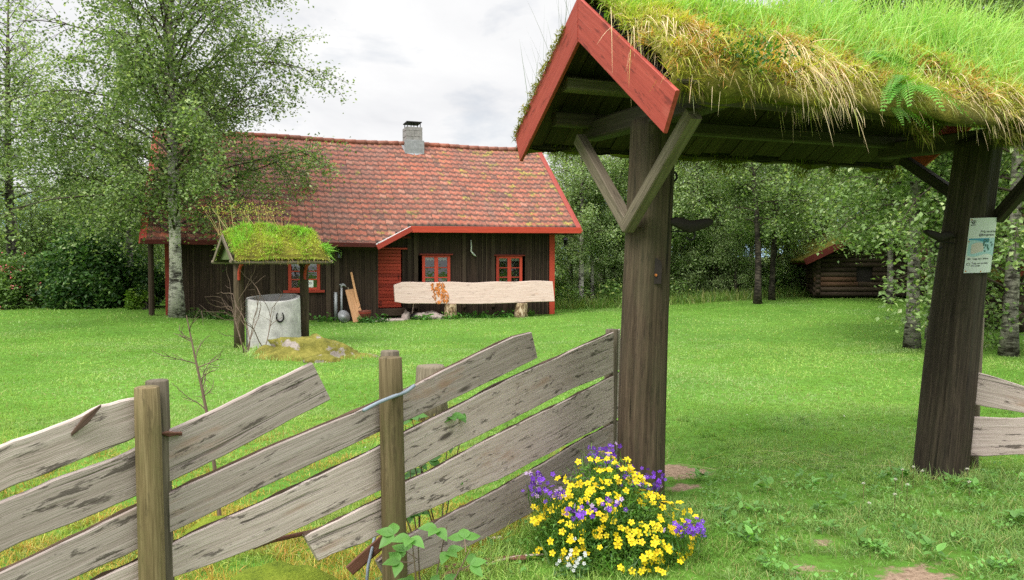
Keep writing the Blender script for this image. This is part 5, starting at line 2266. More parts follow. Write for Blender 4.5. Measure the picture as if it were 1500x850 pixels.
# flowers round the back side too
P, d = fsurf(160)
for i in np.where((d @ nrm(toc)) < -.1)[0]:
    flower_geo(P[i] + d[i] * .015, nrm(d[i] + ZU * .3), .022, YEL, rest, (.62, .42, .02))
o = rest.obj('small_flowers', M['petal'], fl_)
o['kind'] = 'stuff'


def spike(name, p, h_, n, label, R=.07):
    t = thing(name, label, 'flowers', p)
    b = LB()
    N = 40
    b.add(blades(np.tile(p, (N, 1)) + RG.normal(size=(N, 3)) * A3(R * .4, R * .4, .02), updir(N, ZU, .3, 1), RG.uniform(.4, 1.0, N) * h_, RG.uniform(.004, .008, N), RG.uniform(0, .3, N), 3, cvar((.07, .16, .03), N)))
    b.obj('foliage', M['leaf'], t)
    b = LB()
    for k in range(n):
        q_ = p + A3(RG.normal() * R * .5, RG.normal() * R * .45, h_ * RG.uniform(.35, 1.05))
        nv = nrm(RG.normal(size=3) * .7 + nrm(toc) + ZU * .2)
        col = np.array((.17, .045, .50)) * RG.uniform(.6, 1.35)
        if RG.uniform() < .12:
            col = np.array((.5, .35, .6))
        flower_geo(q_, nv, RG.uniform(.011, .017), col, b, (.7, .6, .8) if RG.uniform() < .35 else (.12, .03, .34))
    b.obj('blossoms', M['petal'], t)


def ray_to(px, py, y):
    return at(px, py, y)


for (px, py, y, h_, n, lab) in ((788, 712, 4.35, .20, 50, 'purple flower spike leaning on the lowest plank, left of the yellow mound'), (893, 670, 4.72, .2, 46, 'purple flowers topping the mound in front of the fence end'),
                                (928, 700, 4.68, .18, 48, 'purple flowers in front of the left gate post foot'), (957, 706, 4.72, .16, 34, 'purple flowers at the right edge of the gate post foot'),
                                (846, 752, 3.98, .14, 22, 'small purple cluster amid yellow flowers at the mound centre left'), (899, 738, 4.05, .12, 14, 'tiny purple cluster near the middle of the yellow mound'),
                                (1003, 768, 4.1, .1, 20, 'purple cluster at the right end, inner of two'), (1024, 770, 4.15, .1, 22, 'purple cluster at the far right tip of the yellow mound'), (815, 722, 4.2, .12, 18, 'loose purple sprig between the left spike and the yellow mound'),
                                (870, 668, 4.75, .16, 22, 'purple flowers behind the yellow top, nearest the planks')):
    p = ray_to(px, py + 12, y)
    p[2] = max(.02, p[2] - h_ * .38)
    spike('purple_flowers', p, h_, n, lab)
# small white flowers at the front
t = thing('white_flowers', 'little tuft of white flowers at the lower left of the yellow mound', 'flowers', A3(.33, 4.0, 0))
b = LB()
for k in range(20):
    flower_geo(A3(.33 + RG.normal() * .035, 3.98 + RG.normal() * .03, .05 + abs(RG.normal()) * .06), nrm(toc + RG.normal(size=3) * 1.3), .011, np.array((.62, .64, .66)), b, (.4, .42, .3))
b.obj('blossoms', M['petal'], t)
b = LB()
b.add(leaves(A3(.33, 4.0, .05) + RG.normal(size=(160, 3)) * A3(.05, .03, .025), .03, cvar((.1, .2, .06), 160), .4))
b.obj('foliage', M['leaf'], t)
# white clover heads round the right post
for k, (px, py, y) in enumerate([(1322, 688, 5.4), (1338, 684, 5.55), (1351, 690, 5.55), (1312, 702, 5.3), (1329, 710, 5.25), (1265, 708, 5.25), (1273, 737, 4.9), (1311, 724, 5.1), (1417, 687, 5.6), (1420, 706, 5.4)]):
    p = at(px, py, y)
    cl = thing('clover', 'white clover head on a thin stalk in the grass by the right gate post', 'flower', (p[0], p[1], 0), 'white clover flowers around the right gate post')
    mb = MB()
    mb.tube([A3(p[0], p[1], 0), p], .002, 5)
    mb.obj('stem', M['post'], cl)
    b = LB()
    n_ = RG.normal(size=(60, 3))
    n_ /= np.linalg.norm(n_, axis=1)[:, None]
    n_[:, 2] = np.abs(n_[:, 2]) - .3
    b.add(blades(np.tile(p, (60, 1)), n_, RG.uniform(.012, .018, 60), RG.uniform(.004, .006, 60), np.zeros(60), 1, cvar((.68, .68, .60), 60, .12, .04)))
    b.obj('blossom', M['petal'], cl)

# ------------------------------------------------------------------ trees
def gen_tree(seed, Ht, r0, zb, spread, n1, nleaf, lsize, cols, droop=.25, elev=(.35, .9), lean=0.0, prof=None, hang=.3, sig=.13, bare_top=0.0, twist=.05):
    """returns (trunk MB, leaf LB) at the origin"""
    rng = np.random.default_rng(seed)
    mb, lb_ = MB(0.0), LB()
    m = 12
    t = np.linspace(0, 1, m)
    path = np.stack([lean * t ** 1.5 + twist * Ht * .12 * np.sin(t * 4 + seed), twist * Ht * .1 * np.cos(t * 3.3 + seed) - twist * Ht * .1 * math.cos(seed), t * Ht - .08], 1)
    rad = r0 * (1 - t) ** .85 + .012
    rad[0] *= 1.3
    mb.tube(path, rad, 12, lump=.08, seed=seed, tint=1.0)
    pts, wts, shd = [], [], []
    for k in range(n1):
        f = zb / Ht + (1 - zb / Ht) * (k + rng.uniform(0, 1)) / n1
        f = min(f, .97)
        p = np.array([np.interp(f, t, path[:, i]) for i in range(3)])
        az = k * 2.4 + rng.uniform(-.5, .5)
        g = (f - zb / Ht) / (1 - zb / Ht)
        pr = prof(g) if prof else math.sin(PI * min(1, .22 + .78 * g)) ** .8
        L = spread * pr * rng.uniform(.7, 1.15) + .25
        el = elev[0] + (elev[1] - elev[0]) * g + rng.normal() * .12
        d = np.array([math.cos(az) * math.cos(el), math.sin(az) * math.cos(el), math.sin(el)])
        P = [p]
        q_ = p.copy()
        seg = 7
        for s in range(seg):
            d = d + rng.normal(size=3) * .10
            d[2] -= droop * (s / seg) * .55
            d /= np.linalg.norm(d)
            q_ = q_ + d * L / seg
            P.append(q_)
        P = np.array(P)
        rb_ = max(.008, min(r0 * .22, np.interp(f, t, rad) * .4))
        mb.tube(P, np.linspace(rb_, .005, seg + 1), 5, cap=False, tint=0.0)
        n2 = int(4 + L * 4.2)
        for j in range(n2):
            g2 = rng.uniform(.22, 1.0)
            b0 = np.array([np.interp(g2 * seg, np.arange(seg + 1), P[:, i]) for i in range(3)])
            dd = nrm(d + rng.normal(size=3) * .75 + A3(0, 0, -.1))
            l2 = L * rng.uniform(.16, .4) * (1.2 - .55 * g2) + .15
            Q = [b0]
            qq = b0.copy()
            for s in range(4):
                dd = dd + rng.normal(size=3) * .14
                dd[2] -= droop * .4
                dd /= np.linalg.norm(dd)
                qq = qq + dd * l2 / 4
                Q.append(qq)
            Q = np.array(Q)
            mb.tube(Q, np.linspace(max(.004, rb_ * .28), .003, 5), 3, cap=False, tint=0.0)
            for s in range(1, 5):
                pts.append(Q[s])
                wts.append(l2 * (1.0 if f < 1 - bare_top else .45))
                shd.append((g, rng.uniform()))
    mb.shift = A3(0, 1, 1)
    pts, wts, shd = np.array(pts), np.array(wts), np.array(shd)
    ix = rng.choice(len(pts), nleaf, p=wts / wts.sum())
    off = rng.normal(size=(nleaf, 3)) * sig * (.6 + .8 * rng.uniform(size=(nleaf, 1)))
    off[:, 2] -= np.abs(rng.normal(size=nleaf)) * sig * hang
    LP = pts[ix] + off
    f = np.clip(.25 + .5 * shd[ix, 1] + rng.normal(size=nleaf) * .28, 0, 1)
    c = mixcol(cols[0], cols[1], f)
    c = mixcol(c, cols[2], (rng.uniform(size=nleaf) < .12) * .8)
    c = c * rng.uniform(.75, 1.25, (nleaf, 1))
    lb_.add(leaves(LP, lsize, c, .5, .3, .66))
    return mb, lb_


def place_tree(gen, name, label, loc, trunkmat, cat='tree', group=None, rot=0.0, sc=1.0):
    t = thing(name, label, cat, (0, 0, 0), group)
    mb, lb_ = gen
    mb.obj('trunk', M[trunkmat], t, True)
    lb_.obj('crown', M['leaf'], t)
    t.location = loc
    t.rotation_euler.z = rot
    t.scale = (sc, sc, sc)
    return t


def put(proto, loc, rot, sc, label=None, group=None):
    c = copy_tree(proto)
    c.location = loc
    c.rotation_euler.z = rot
    c.scale = (sc, sc, sc * random.uniform(.93, 1.07))
    if label:
        c['label'] = label
    if group:
        c['group'] = group
    return c


CB = ((.085, .135, .045), (.235, .33, .115), (.50, .57, .30))
CG = ((.11, .18, .06), (.28, .40, .145), (.52, .60, .30))
CD = ((.09, .15, .05), (.23, .33, .11), (.45, .53, .25))
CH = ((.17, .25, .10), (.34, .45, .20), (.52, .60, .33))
# the big birch before the house
bigp = lambda g: (1.0 if g < .45 else 1.0 - .75 * (g - .45) / .55) * (.85 + .15 * min(1, g / .1))
place_tree(gen_tree(5, 11.5, .165, 2.2, 3.9, 96, 80000, .088, CB, .36, (.42, 1.15), .2, bigp, .3, .13, .45, .02), 'birch_tree', 'big white-barked birch with a wide airy crown before the left end of the house',
           G(258, 19.7), 'birch', rot=2.4)
# near right birches with low hanging leaves
nb_ = place_tree(gen_tree(12, 9.5, .125, 2.7, 2.5, 50, 25000, .105, CG, .45, (.15, .9), -.3, None, .6, .13, 0, .05), 'birch_tree', 'birch with hanging leaves and a leaning pale trunk, nearest left of the right gate post', G(1340, 15.0), 'birchmid', rot=.3)
put(nb_, G(1366, 16.6), 2.2, .95, 'birch with slim upright trunk right behind the leaning one near the gate post')
nb2 = place_tree(gen_tree(14, 8.5, .125, 1.1, 2.4, 56, 25000, .10, CG, .6, (.1, .9), .1, None, .6, .13, 0, .06), 'birch_tree', 'leafy birch with pale trunk rising behind the right fence planks', G(1482, 13.6), 'birchmid', rot=1.3)
put(nb_, G(1303, 27.5), 3.0, .86, 'gnarled pale birch growing in front of the log cabin')
put(nb_, G(1415, 21), 4.0, 1.0, 'dark-trunked birch hidden behind the right gate post')
# left birches
lb1 = place_tree(gen_tree(21, 10.5, .17, 3.4, 2.5, 46, 9500, .11, CH, .35, (.2, .95), .1, None, .4, .14, .3, .04), 'birch_tree', 'pale green birch at the far left edge above the dark bush', G(17, 25.5), 'birchdark', rot=0)
GL_ = 'birches behind the dark bush on the left'
put(lb1, G(-95, 22.5), 1.7, 1.05, 'tall pale birch mostly outside the left edge')
put(lb1, G(176, 28.0), 2.6, .72, 'young white-trunked birch behind the bush, left of a twin pair', GL_)
put(lb1, G(191, 27.4), 4.4, .74, 'young white-trunked birch behind the bush, right of a twin pair, nearest the house', GL_)
put(lb1, G(105, 36), .6, .62, 'slender birch far behind the bush, in the gap left of the big birch', GL_)
# background wood: four kinds, each placed many times; the paler kinds carry painted haze in their leaf colour
K = []
K.append(place_tree(gen_tree(31, 8.6, .15, 2.9, 2.2, 36, 13000, .115, CG, .35, (.2, .9), .3, None, .4, .16, 0, .07), 'broadleaf_tree', 'mid green broadleaved tree with grey trunk in the wood behind the lawn', G(1012, 32.5), 'birchdark', group='mid green trees in the wood'))
K.append(place_tree(gen_tree(32, 8.0, .13, 2.9, 2.0, 34, 12000, .11, CD, .3, (.3, 1.0), -.4, None, .4, .15, 0, .09), 'alder_tree', 'dark-trunked tree standing at the front edge of the wood behind the lawn', G(1108, 28.0), 'bark', group='dark trunked trees at the wood edge'))
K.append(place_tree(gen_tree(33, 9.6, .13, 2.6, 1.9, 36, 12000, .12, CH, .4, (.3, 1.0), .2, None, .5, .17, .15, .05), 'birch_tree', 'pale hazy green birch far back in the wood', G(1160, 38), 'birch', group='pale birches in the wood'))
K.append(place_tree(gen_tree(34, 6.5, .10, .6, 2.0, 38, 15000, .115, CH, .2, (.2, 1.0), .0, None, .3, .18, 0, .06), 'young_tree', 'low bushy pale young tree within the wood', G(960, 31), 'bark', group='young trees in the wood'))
GRP = ['mid green trees in the wood', 'dark trunked trees at the wood edge', 'pale birches in the wood', 'young trees in the wood']
WOOD = [(852, 29.5, 2, .84), (898, 31, 1, .92), (925, 34, 0, .9), (985, 36, 0, .9), (1040, 34, 3, 1.0), (1060, 36, 2, .85), (1132, 29.5, 1, .90), (1085, 33, 3, .9),
        (1150, 33, 0, .92), (1215, 38, 0, 1.0), (1240, 35, 2, 1.0), (1310, 37, 0, 1.05), (1345, 34, 2, 1.0), (1390, 30, 0, 1.0), (1470, 27, 0, .95), (1510, 30, 2, 1.0),
        (1560, 24, 0, 1.0), (1620, 27, 1, 1.0), (1700, 30, 0, 1.1), (835, 37, 0, .84), (880, 42, 0, .88), (945, 42, 2, .85), (1100, 42, 0, .88), (1275, 45, 2, 1.1), (1450, 42, 0, 1.1),
        (55, 36, 3, .85), (140, 37, 3, .8), (205, 34, 3, .75), (-60, 34, 0, .9), (-110, 29, 0, 1.0), (250, 38, 3, .8), (-180, 32, 2, 1.0), (-160, 24, 0, 1.0), (300, 40, 3, .8)]
for (px, y, k, s) in WOOD:
    j = G(px, y)
    put(K[k], j, random.uniform(0, 6.28), s, None, GRP[k])


for (px, y, k, s) in [(838, 30.5, 3, .62), (885, 31.5, 3, .5), (925, 31, 3, .66), (998, 31.5, 3, .6), (1050, 32, 3, .7), (1078, 31, 3, .5), (1135, 33, 3, .75), (1165, 36, 3, .8), (868, 30.5, 2, .62), (1025, 36, 2, .75), (1178, 40, 2, .9), (1205, 43, 2, .95), (-20, 28, 3, .7), (48, 28, 3, .6), (100, 29, 3, .7), (160, 30, 3, .7), (215, 29, 3, .6), (235, 34, 3, .8), (128, 40, 2, .7)]:
    put(K[k], G(px, y), random.uniform(0, 6.28), s, None, GRP[k])


# ------------------------------------------------------------------ leaf masses
def cloud(lb_, centres, radii, n, size, cols, shell=.55, zmin=None):
    for c, r in zip(centres, radii):
        d = RG.normal(size=(n, 3))
        d /= np.linalg.norm(d, axis=1)[:, None]
        k = shell + (1 - shell) * RG.uniform(size=(n, 1))
        k = k * (1 + .22 * sn(d[:, 0], d[:, 1], d[:, 2], 2.6, int(abs(c[0] * 7 + c[1] * 3)) % 90))[:, None]
        P = c + d * k * r
        if zmin is not None:
            P[:, 2] = np.maximum(P[:, 2], zmin + RG.uniform(0, .1, n))
        f = np.clip(.5 + .5 * sn(P[:, 0], P[:, 1], P[:, 2], 2.2, 61) + RG.normal(size=n) * .25, 0, 1)
        c_ = mixcol(cols[0], cols[1], f)
        c_ = mixcol(c_, cols[2], (RG.uniform(size=n) < .10) * .9) * RG.uniform(.75, 1.25, (n, 1))
        lb_.add(leaves(P, size, c_, .5, .2, .6))


lbm = LB()
cs, rs = [], []
for k in range(150):
    x = RG.uniform(-58, 62)
    y = RG.uniform(46, 58)
    rpx = 750 + x / y * F
    top = 4.6 if rpx < 130 else (7.0 if rpx > 830 else 3.0)
    if 130 <= rpx < 330:
        top = 4.4
    if rpx > 1150:
        top = 9.5
    z = RG.uniform(.5, top - 1.4) + gz(x, y)
    cs.append(A3(x, y, z))
    rs.append(A3(RG.uniform(1.6, 2.6), RG.uniform(1.4, 2.2), RG.uniform(1.2, 1.9)))
cloud(lbm, cs, rs, 420, .34, ((.24, .34, .18), (.42, .53, .29), (.58, .66, .42)), .5)  # leaf colours paled to paint in the haze of distance
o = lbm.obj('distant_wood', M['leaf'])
tag(o, 'hazy pale green mass of leaves deep in the wood', 'woodland', kind='stuff')
# undergrowth along the wood edge
lbu = LB()
cs, rs = [], []
edge = [(820, 28.2), (900, 29.0), (1000, 30.0), (1100, 30.5), (1200, 32.5), (1300, 34), (1420, 30), (1520, 24), (1600, 20)]
for k in range(120):
    t = RG.uniform(780, 1620)
    y = np.interp(t, [e[0] for e in edge], [e[1] for e in edge]) + abs(RG.normal()) * 2.4 + .3
    x = gx(t, y)
    h_ = RG.uniform(.3, .95) * (1 + .14 * (y - 28) if y < 35 else 1.6)
    cs.append(A3(x, y, gz(x, y) + h_ * .42))
    rs.append(A3(RG.uniform(.5, 1.1), RG.uniform(.4, .8), h_ * .75))
for k in range(46):
    t = RG.uniform(-160, 245)
    y = 23.5 + abs(RG.normal()) * 3
    x = gx(t, y)
    cs.append(A3(x, y, gz(x, y) + .35))
    rs.append(A3(RG.uniform(.5, 1.0), RG.uniform(.4, .8), RG.uniform(.4, .8)))
cloud(lbu, cs, rs, 300, .14, ((.08, .15, .04), (.21, .34, .09), (.48, .55, .17)), .35)
N = 9000
t = RG.uniform(790, 1600, N)
y = np.interp(t, [e[0] for e in edge], [e[1] for e in edge]) + RG.normal(size=N) * .5 - .1
x = (t - 750) / F * y
P = np.stack([x, y, H0(x, y)], 1)
lbu.add(blades(P, updir(N, ZU, .3, 1), RG.uniform(.25, .75, N), RG.uniform(.015, .03, N), RG.uniform(.1, .5, N), 3, mixcol(cvar((.12, .24, .04), N, .3), cvar((.34, .36, .12), N, .3), RG.uniform(size=N) ** 2)))
tag(lbu.obj('undergrowth', M['leaf']), 'tangled undergrowth of saplings and tall grass along the wood edge', 'undergrowth', kind='stuff')


def shrub(name, label, c, r, n, lumps, size, cols, flowers=0, seed=0, cat='shrub'):
    t = thing(name, label, cat, c)
    rng = np.random.default_rng(seed)
    mb, lb_ = MB(), LB()
    cs, rs = [], []
    for k in range(lumps):
        d = rng.normal(size=3)
        d /= np.linalg.norm(d)
        d[2] = abs(d[2])
        cc = c + d * r * rng.uniform(.35, .72) + A3(0, 0, r[2] * .18)
        cs.append(cc)
        rs.append(r * rng.uniform(.26, .46))
        mb.tube([c + A3(rng.normal() * .2, rng.normal() * .2, -.05), (c + cc) / 2 + A3(0, 0, .2), cc], [.035, .025, .012], 5)
    cloud(lb_, cs, rs, n // lumps, size, cols, .25, c[2] + .02)
    mb.obj('stem', M['bark'], t)
    lb_.obj('foliage', M['leaf'], t)
    if flowers:
        b = LB()
        for k in range(flowers):
            j = rng.integers(0, lumps)
            d = rng.normal(size=3)
            d[1] = -abs(d[1])
            d /= np.linalg.norm(d)
            P = cs[j] + d * rs[j] * 1.02
            q_ = P + rng.normal(size=(9, 3)) * .045
            b.add(leaves(q_, .07, cvar((.55, .13, .16), 9), .4))
        b.obj('blossoms', M['petal'], t)
    return t


CDK = ((.028, .075, .02), (.085, .18, .045), (.26, .38, .13))
shrub('lilac_bush', 'big dark green bush at the left beside the birches', G(135, 22.4), A3(2.1, 1.35, 2.35), 21000, 26, .125, CDK, 0, 3)
shrub('rose_bush', 'lighter green bush with small red blossoms at the far left edge', G(22, 22.2), A3(1.5, 1.2, 1.75), 13000, 18, .11, ((.08, .15, .04), (.17, .28, .075), (.28, .40, .14)), 46, 4)
shrub('lilac_bush', 'low dark green bush at the foot of the left birch nearest the house', G(212, 22.6), A3(.9, .8, 1.15), 6500, 12, .115, CDK, 0, 6)
shrub('young_shrub', 'small yellow-green shrub by the post under the left roof overhang', G(206, 21.5), A3(.45, .4, .62), 1500, 8, .11, ((.09, .18, .02), (.2, .34, .04), (.33, .44, .1)), 0, 8)
# weeds along the house wall
bw = LB()
for (px, py, v, r_, n_, c_) in ((536, 466, -1.25, .3, 60, (.06, .17, .03)), (560, 465, -1.2, .22, 40, (.06, .17, .03)), (776, 452, -.4, .16, 36, (.17, .34, .07)), (480, 470, -1.0, .35, 70, (.08, .2, .03)), (625, 464, -.9, .3, 50, (.1, .26, .04)), (700, 462, -.5, .7, 120, (.09, .24, .04)), (320, 470, -1.1, .5, 120, (.07, .16, .03)), (283, 462, -1.2, .35, 90, (.1, .16, .05)), (740, 462, -.5, .4, 60, (.09, .24, .04)), (660, 464, -.95, .3, 40, (.1, .26, .04))):
    u, _ = uz(px, py, v)
    c = H(u, v, 0)
    c[2] = gz(c[0], c[1])
    P = c + RG.normal(size=(n_, 3)) * A3(r_ * .5, r_ * .25, .06) + A3(0, 0, .08)
    P[:, 2] = np.maximum(P[:, 2], c[2] + .01)
    bw.add(leaves(P, .11, cvar(c_, n_, .35), .7))
    bw.add(blades(P * A3(1, 1, 0) + A3(0, 0, c[2]), updir(n_, ZU, .35, 1), RG.uniform(.1, .4, n_), RG.uniform(.012, .022, n_), RG.uniform(.2, .7, n_), 3, cvar(c_, n_, .35)))
tag(bw.obj('wall_weeds', M['leaf']), 'weeds and grass tufts along the foot of the house wall', 'weeds', kind='stuff')

# ------------------------------------------------------------------ log buildings at the right
LT = math.radians(-6)
cab = G(1197, 30.5)
CU, CV = A3(math.cos(LT), math.sin(LT), 0), A3(-math.sin(LT), math.cos(LT), 0)


def log_building(name, label, base, U, Vv, W, D, hw, rise, over, roofc, door=None, upper=None, warm=()):
    t = thing(name, label, 'log cabin', base)
    mb = MB()
    mw = MB()
    r = .105
    k = 0
    z = r
    while z < hw:
        a = -.16 + RG.normal() * .03
        spans = [(a, W + .16)]
        if door and door[2] < z < door[3]:
            spans = [(a, door[0]), (door[1], W + .16)]
        for (p, q_) in spans:
            tgt = mw if k in warm and p < 0 else mb
            if k in warm and p < 0 and not (door and door[2] < z < door[3]):
                mw.tube([base + U * .05 + ZU * z, base + U * W * .34 + ZU * z], [r * 1.02, r], 9, lump=.08, seed=k)
                mb.tube([base + U * W * .345 + ZU * z, base + U * q_ + ZU * z], [r, r * .95], 9, lump=.08, seed=k)
                mb.tube([base + U * p + ZU * z, base + U * .045 + ZU * z], [r, r], 9, lump=.08, seed=k)
            else:
                tgt.tube([base + U * p + ZU * z, base + U * (p + q_) / 2 + ZU * z, base + U * q_ + ZU * z], [r * 1.02, r, r * .95], 9, lump=.08, seed=k)
        mb.tube([base + U * a + Vv * D + ZU * z, base + U * (W + .16) + Vv * D + ZU * z], r, 9)
        for u in (0, W):
            mb.tube([base + U * u - Vv * .16 + ZU * (z + r), base + U * u + Vv * (D + .16) + ZU * (z + r)], r * .96, 9, lump=.06, seed=k)
        z += 2 * r * .94
        k += 1
    while z < hw + rise - .15:
        f = (z - hw) / rise
        for v in (0, D):
            mb.tube([base + U * (W / 2 * f) + Vv * v + ZU * z, base + U * (W - W / 2 * f) + Vv * v + ZU * z], r * .95, 9)
        z += 2 * r * .94
    mb.obj('log_wall', M['log'], t, True)
    if mw.n:
        mw.obj('log_wall', M['logwarm'], t, True, 'warmer brown repaired logs at the left corner')
    mi = MB()
    mi.box(base + U * W / 2 + Vv * D / 2 + ZU * hw / 2, U * (W / 2 - .02), Vv * (D / 2 - .05), ZU * hw / 2)
    mi.obj('interior', M['inside'], t)
    for s in (-1, 1):
        mb = MB()
        e = base + U * (W / 2 + s * (W / 2 + over)) + ZU * (hw - rise * over / (W / 2))
        a = base + U * W / 2 + ZU * (hw + rise)
        n_ = nrm(np.cross(e - a, Vv)) * (1 if np.cross(e - a, Vv)[2] > 0 else -1)
        mb.sweep([(a + e) / 2 - Vv * over + n_ * .12, (a + e) / 2 + Vv * (D + over) + n_ * .12], (e - a) / 2, n_ * .05, .01)
        mb.obj('roof', M['sod'], t)
        for v in (-over - .02, D + over + .02):
            mb = MB()
            mb.sweep([a + Vv * v + n_ * .1, e + Vv * v + n_ * .1], n_ * .13, Vv * .018, .004)
            mb.obj('barge_board', M[roofc], t)
        mb = MB()
        mb.sweep([e + (a - e) * .02 - Vv * over + n_ * .03, e + (a - e) * .02 + Vv * (D + over) + n_ * .03], n_ * .07, U * .02, .004)
        mb.obj('eave_board', M[roofc], t)
    return t


log_building('log_cabin', 'small dark log cabin with red eave board among the birches', cab + ZU * .08, CU, CV, 4.6, 4.5, 1.62, 1.15, .62, 'deepred', (1.5, 2.15, .52, 1.2), None, (2, 3))
# storehouse at the right edge, with overhanging upper floor
sb_ = G(1492, 18.2)
st = log_building('log_storehouse', 'dark log storehouse at the right edge with wider upper storey', sb_, CU, CV, 3.4, 3.6, 1.55, 1.1, .5, 'dullred')
mb = MB()
for k in range(7):
    z = 1.72 + k * .2
    b = sb_ - CU * .75 - CV * .75 + ZU * z
    mb.tube([b - CU * .15, b + CU * 5.0], .11, 9, lump=.07, seed=k)
    mb.tube([b - CV * .15 + ZU * .1, b + CV * 5.2 + ZU * .1], .105, 9, lump=.07, seed=k + 9)
mb.obj('upper_wall', M['logwarm'], st, True)

# ------------------------------------------------------------------ lawn
def lawn_ok(x, y):
    ok = ~in_house(x, y, .03)
    ok &= ((x - zc[0]) ** 2 + (y - zc[1]) ** 2) > .53 ** 2
    return ok


def lawn_cols(x, y, N):
    f = np.clip(.5 + .45 * sn(x, y, 0, .55, 91) + .35 * sn(x, y, 0, 1.7, 92), 0, 1)
    c = mixcol(cvar((.23, .48, .06), N, .22, .1), cvar((.50, .74, .18), N, .22, .1), f)
    c = mixcol(c, cvar((.50, .66, .30), N, .2), np.clip(sn(x, y, 0, 1.1, 97) * .7 + .1, 0, .6))
    # unmown straw-coloured strip behind the left fence
    fy = np.interp(x, FPD[:, 0], FPD[:, 1])
    near = np.clip(np.exp(-((np.clip(y - fy, 0, 12) - 3.0) / 2.4) ** 2) * smooth(.2, -1.0, x) + np.exp(-((np.clip(y - fy, 0, 9) - .6) / .8) ** 2) * (x < .8), 0, 1) * (y > fy)
    dry = np.clip(near * (1.0 + .7 * sn(x, y, 0, 2.2, 94)), 0, 1)
    c = mixcol(c, cvar((.66, .60, .12), N, .25), dry * .92)
    c = mixcol(c, cvar((.66, .36, .09), N, .3), (dry > .45) * (RG.uniform(size=N) < .4) * .9)
    gate_f = smooth(6.4, 4.6, y) * smooth(.5, 1.4, x)
    c = mixcol(c, cvar((.16, .36, .065), N, .35), gate_f * .55)
    c = mixcol(c, cvar((.55, .52, .22), N, .2), (RG.uniform(size=N) < .07 + .09 * gate_f) * .85)
    return c


def lawn(y0, y1, N, hmin, hmax, wmin, wmax, segs):
    y = np.sqrt(RG.uniform(y0 ** 2, y1 ** 2, N))
    x = RG.uniform(-1, 1, N) * (.80 * y + 2.0)
    cl = sn(x, y, 0, 5, 95)
    b = bare_at(x, y)
    ok = lawn_ok(x, y) & (RG.uniform(size=N) > b * 1.9) & (RG.uniform(size=N) < .8 + .3 * cl)
    if y1 > 20:
        rpx = 750 + x / y * F
        lim = np.interp(rpx, [-100, 0, 240, 260, 780, 820] + [e[0] for e in edge[1:]], [22.2, 22.2, 22.2, 40, 40, 28.0] + [e[1] for e in edge[1:]])
        ok &= y < lim + RG.normal(size=N) * .3
    x, y = x[ok], y[ok]
    N = len(x)
    P = np.stack([x, y, H0(x, y) - .004], 1)
    fy = np.interp(x, FPD[:, 0], FPD[:, 1])
    tall = 1 + 1.0 * np.exp(-((y - fy) / .45) ** 2) * (x < 1.0)
    for (qx, qy) in ((.9, 5.0), (3.39, 5.94), (4.0, 5.8)):
        tall += 1.1 * np.exp(-((x - qx) ** 2 + (y - qy) ** 2) / .16)
    tall += (.8 * np.clip(sn(x, y, 0, 3.4, 96), -.4, 1)) * (y < 7)
    h_ = RG.uniform(hmin, hmax, N) * tall
    c = lawn_cols(x, y, N)
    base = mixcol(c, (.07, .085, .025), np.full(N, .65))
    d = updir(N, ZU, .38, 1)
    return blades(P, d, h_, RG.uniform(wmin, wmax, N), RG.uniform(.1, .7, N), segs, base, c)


gl = LB()
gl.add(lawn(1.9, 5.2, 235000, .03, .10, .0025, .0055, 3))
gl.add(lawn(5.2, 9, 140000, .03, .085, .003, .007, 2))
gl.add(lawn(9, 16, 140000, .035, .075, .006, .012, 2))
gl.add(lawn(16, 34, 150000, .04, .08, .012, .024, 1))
# longer tufts and coarse clumps in the near grass
NT = 1200
ty = RG.uniform(2.6, 8.5, NT)
tx_ = RG.uniform(-1, 1, NT) * (.78 * ty + 1.4)
ok = (lawn_ok(tx_, ty)) & (bare_at(tx_, ty) < .35) & (sn(tx_, ty, 0, 1.5, 99) > -.25)
tx_, ty = tx_[ok], ty[ok]
k = RG.integers(10, 34, len(tx_))
X_ = np.repeat(tx_, k) + RG.normal(size=k.sum()) * .03
Y_ = np.repeat(ty, k) + RG.normal(size=k.sum()) * .03
N = len(X_)
hh = np.repeat(RG.uniform(.06, .17, len(tx_)), k) * RG.uniform(.6, 1.2, N)
cc = lawn_cols(X_, Y_, N)
cc = mixcol(cc, cvar((.11, .26, .05), N, .3), np.repeat(RG.uniform(0, .8, len(tx_)), k))
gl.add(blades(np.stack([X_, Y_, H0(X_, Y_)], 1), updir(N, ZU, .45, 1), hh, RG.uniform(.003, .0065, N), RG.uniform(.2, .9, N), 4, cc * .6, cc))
# grass growing up round stones, posts and stumps
for (cx, cy, rx, ry, n_) in ((-3.48, 13.7, 1.15, .62, 900), (-4.42, 13.75, .4, .3, 260), (-4.84, 15.1, .62, .62, 500), (-1.12, 3.55, .38, .3, 500), (.9, 5.0, .2, .2, 420), (3.39, 5.94, .27, .27, 620), (-.89, 8.2, .24, .24, 160)):
    a = RG.uniform(0, 2 * PI, n_)
    q_ = RG.uniform(.85, 1.2, n_)
    X_, Y_ = cx + np.cos(a) * rx * q_, cy + np.sin(a) * ry * q_
    cc = lawn_cols(X_, Y_, n_)
    wd = .004 if cy < 9 else .009
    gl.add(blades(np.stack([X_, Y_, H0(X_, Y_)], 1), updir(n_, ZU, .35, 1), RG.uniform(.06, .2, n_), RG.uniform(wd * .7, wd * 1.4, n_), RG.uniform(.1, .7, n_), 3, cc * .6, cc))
o = gl.obj('lawn_grass', M['grass'])
tag(o, 'bright green mown lawn grass', 'grass', kind='stuff')
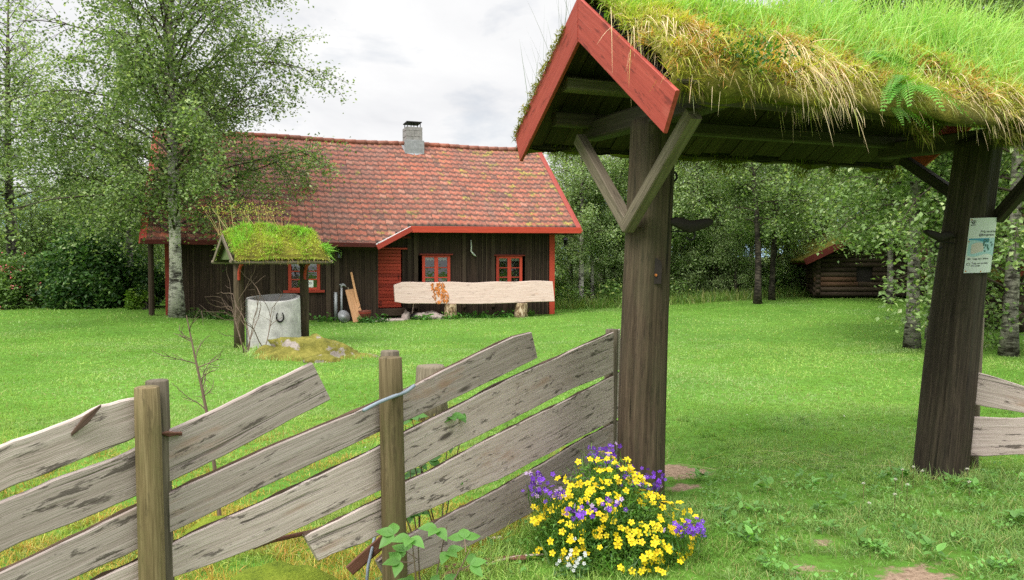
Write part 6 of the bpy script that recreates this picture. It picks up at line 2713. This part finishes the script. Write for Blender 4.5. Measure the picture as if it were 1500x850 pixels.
# broadleaf weeds in the near grass
bw = LB()
for k in range(520):
    if k < 400:
        y = RG.uniform(3.5, 5.9)
        x = RG.uniform(1.35, .75 * y)
    elif k < 460:
        x, y = 3.45 + RG.normal() * .45, 5.7 + RG.normal() * .22
    else:
        y = RG.uniform(3.2, 5.0)
        x = np.interp(y, FPD[:, 1], FPD[:, 0]) + RG.normal() * .22 + .05
    if bare_at(x, y) > .3:
        continue
    z = gz(x, y)
    n_ = RG.integers(4, 9)
    col = np.array((.17, .36, .085)) * RG.uniform(.65, 1.4)
    ph = RG.uniform(0, 6)
    L = RG.uniform(.015, .042) if RG.uniform() < .88 else RG.uniform(.05, .09)
    for j in range(n_):
        a = ph + j * 2 * PI / n_ + RG.normal() * .2
        d = A3(math.cos(a), math.sin(a), RG.uniform(.35, 1.3))
        leaf_ovate(bw, A3(x + RG.normal() * .03, y + RG.normal() * .03, z + RG.uniform(.02, .07)), nrm(d), nrm(ZU - d * .4), L * RG.uniform(.7, 1.2), L * RG.uniform(.4, .62), col)
tag(bw.obj('lawn_weeds', M['leaf'], None, True), 'broad-leaved weeds scattered in the grass around the gateway', 'weeds', kind='stuff')
# small ferny weeds at the base of the right post, straw wisps on the lawn
bw = LB()
N = 80
P = np.stack([RG.normal(2.45, .5, N), RG.normal(6.2, .22, N), np.full(N, .05)], 1)
d = np.stack([RG.normal(size=N), RG.normal(size=N) * .3, RG.uniform(0, .25, N)], 1)
d /= np.linalg.norm(d, axis=1)[:, None]
bw.add(blades(P, d, RG.uniform(.1, .35, N), RG.uniform(.002, .004, N), RG.uniform(0, .2, N), 4, cvar((.50, .46, .22), N)))
tag(bw.obj('dry_straw', M['grass']), 'dry straw wisps lying on the lawn inside the gateway', 'straw', kind='stuff')
# clover and daisies speckled through the lawn
bw = LB()
N = 220
y = np.sqrt(RG.uniform(16, 24 ** 2, N))
x = RG.uniform(-.7, .7, N) * y
ok = lawn_ok(x, y)
x, y = x[ok], y[ok]
P = np.stack([x, y, H0(x, y) + .07], 1)
bw.add(leaves(P, .017, cvar((.55, .58, .46), len(x), .15), 1.0, 0, .9))
tag(bw.obj('lawn_flowers', M['petal']), 'tiny pale clover flowers dotted over the lawn', 'flowers', kind='stuff')

# ------------------------------------------------------------------ render settings
scene.view_settings.view_transform = 'Standard'
scene.view_settings.look = 'None'
scene.view_settings.exposure = 0
scene.render.engine = 'CYCLES'
scene.cycles.max_bounces = 7
scene.cycles.diffuse_bounces = 3
scene.cycles.transmission_bounces = 4
scene.cycles.transparent_max_bounces = 8
scene.cycles.use_denoising = False
scene.cycles.denoiser = 'OPENIMAGEDENOISE'
scene.cycles.denoising_input_passes = 'RGB_ALBEDO_NORMAL'
scene.cycles.sample_clamp_indirect = 4
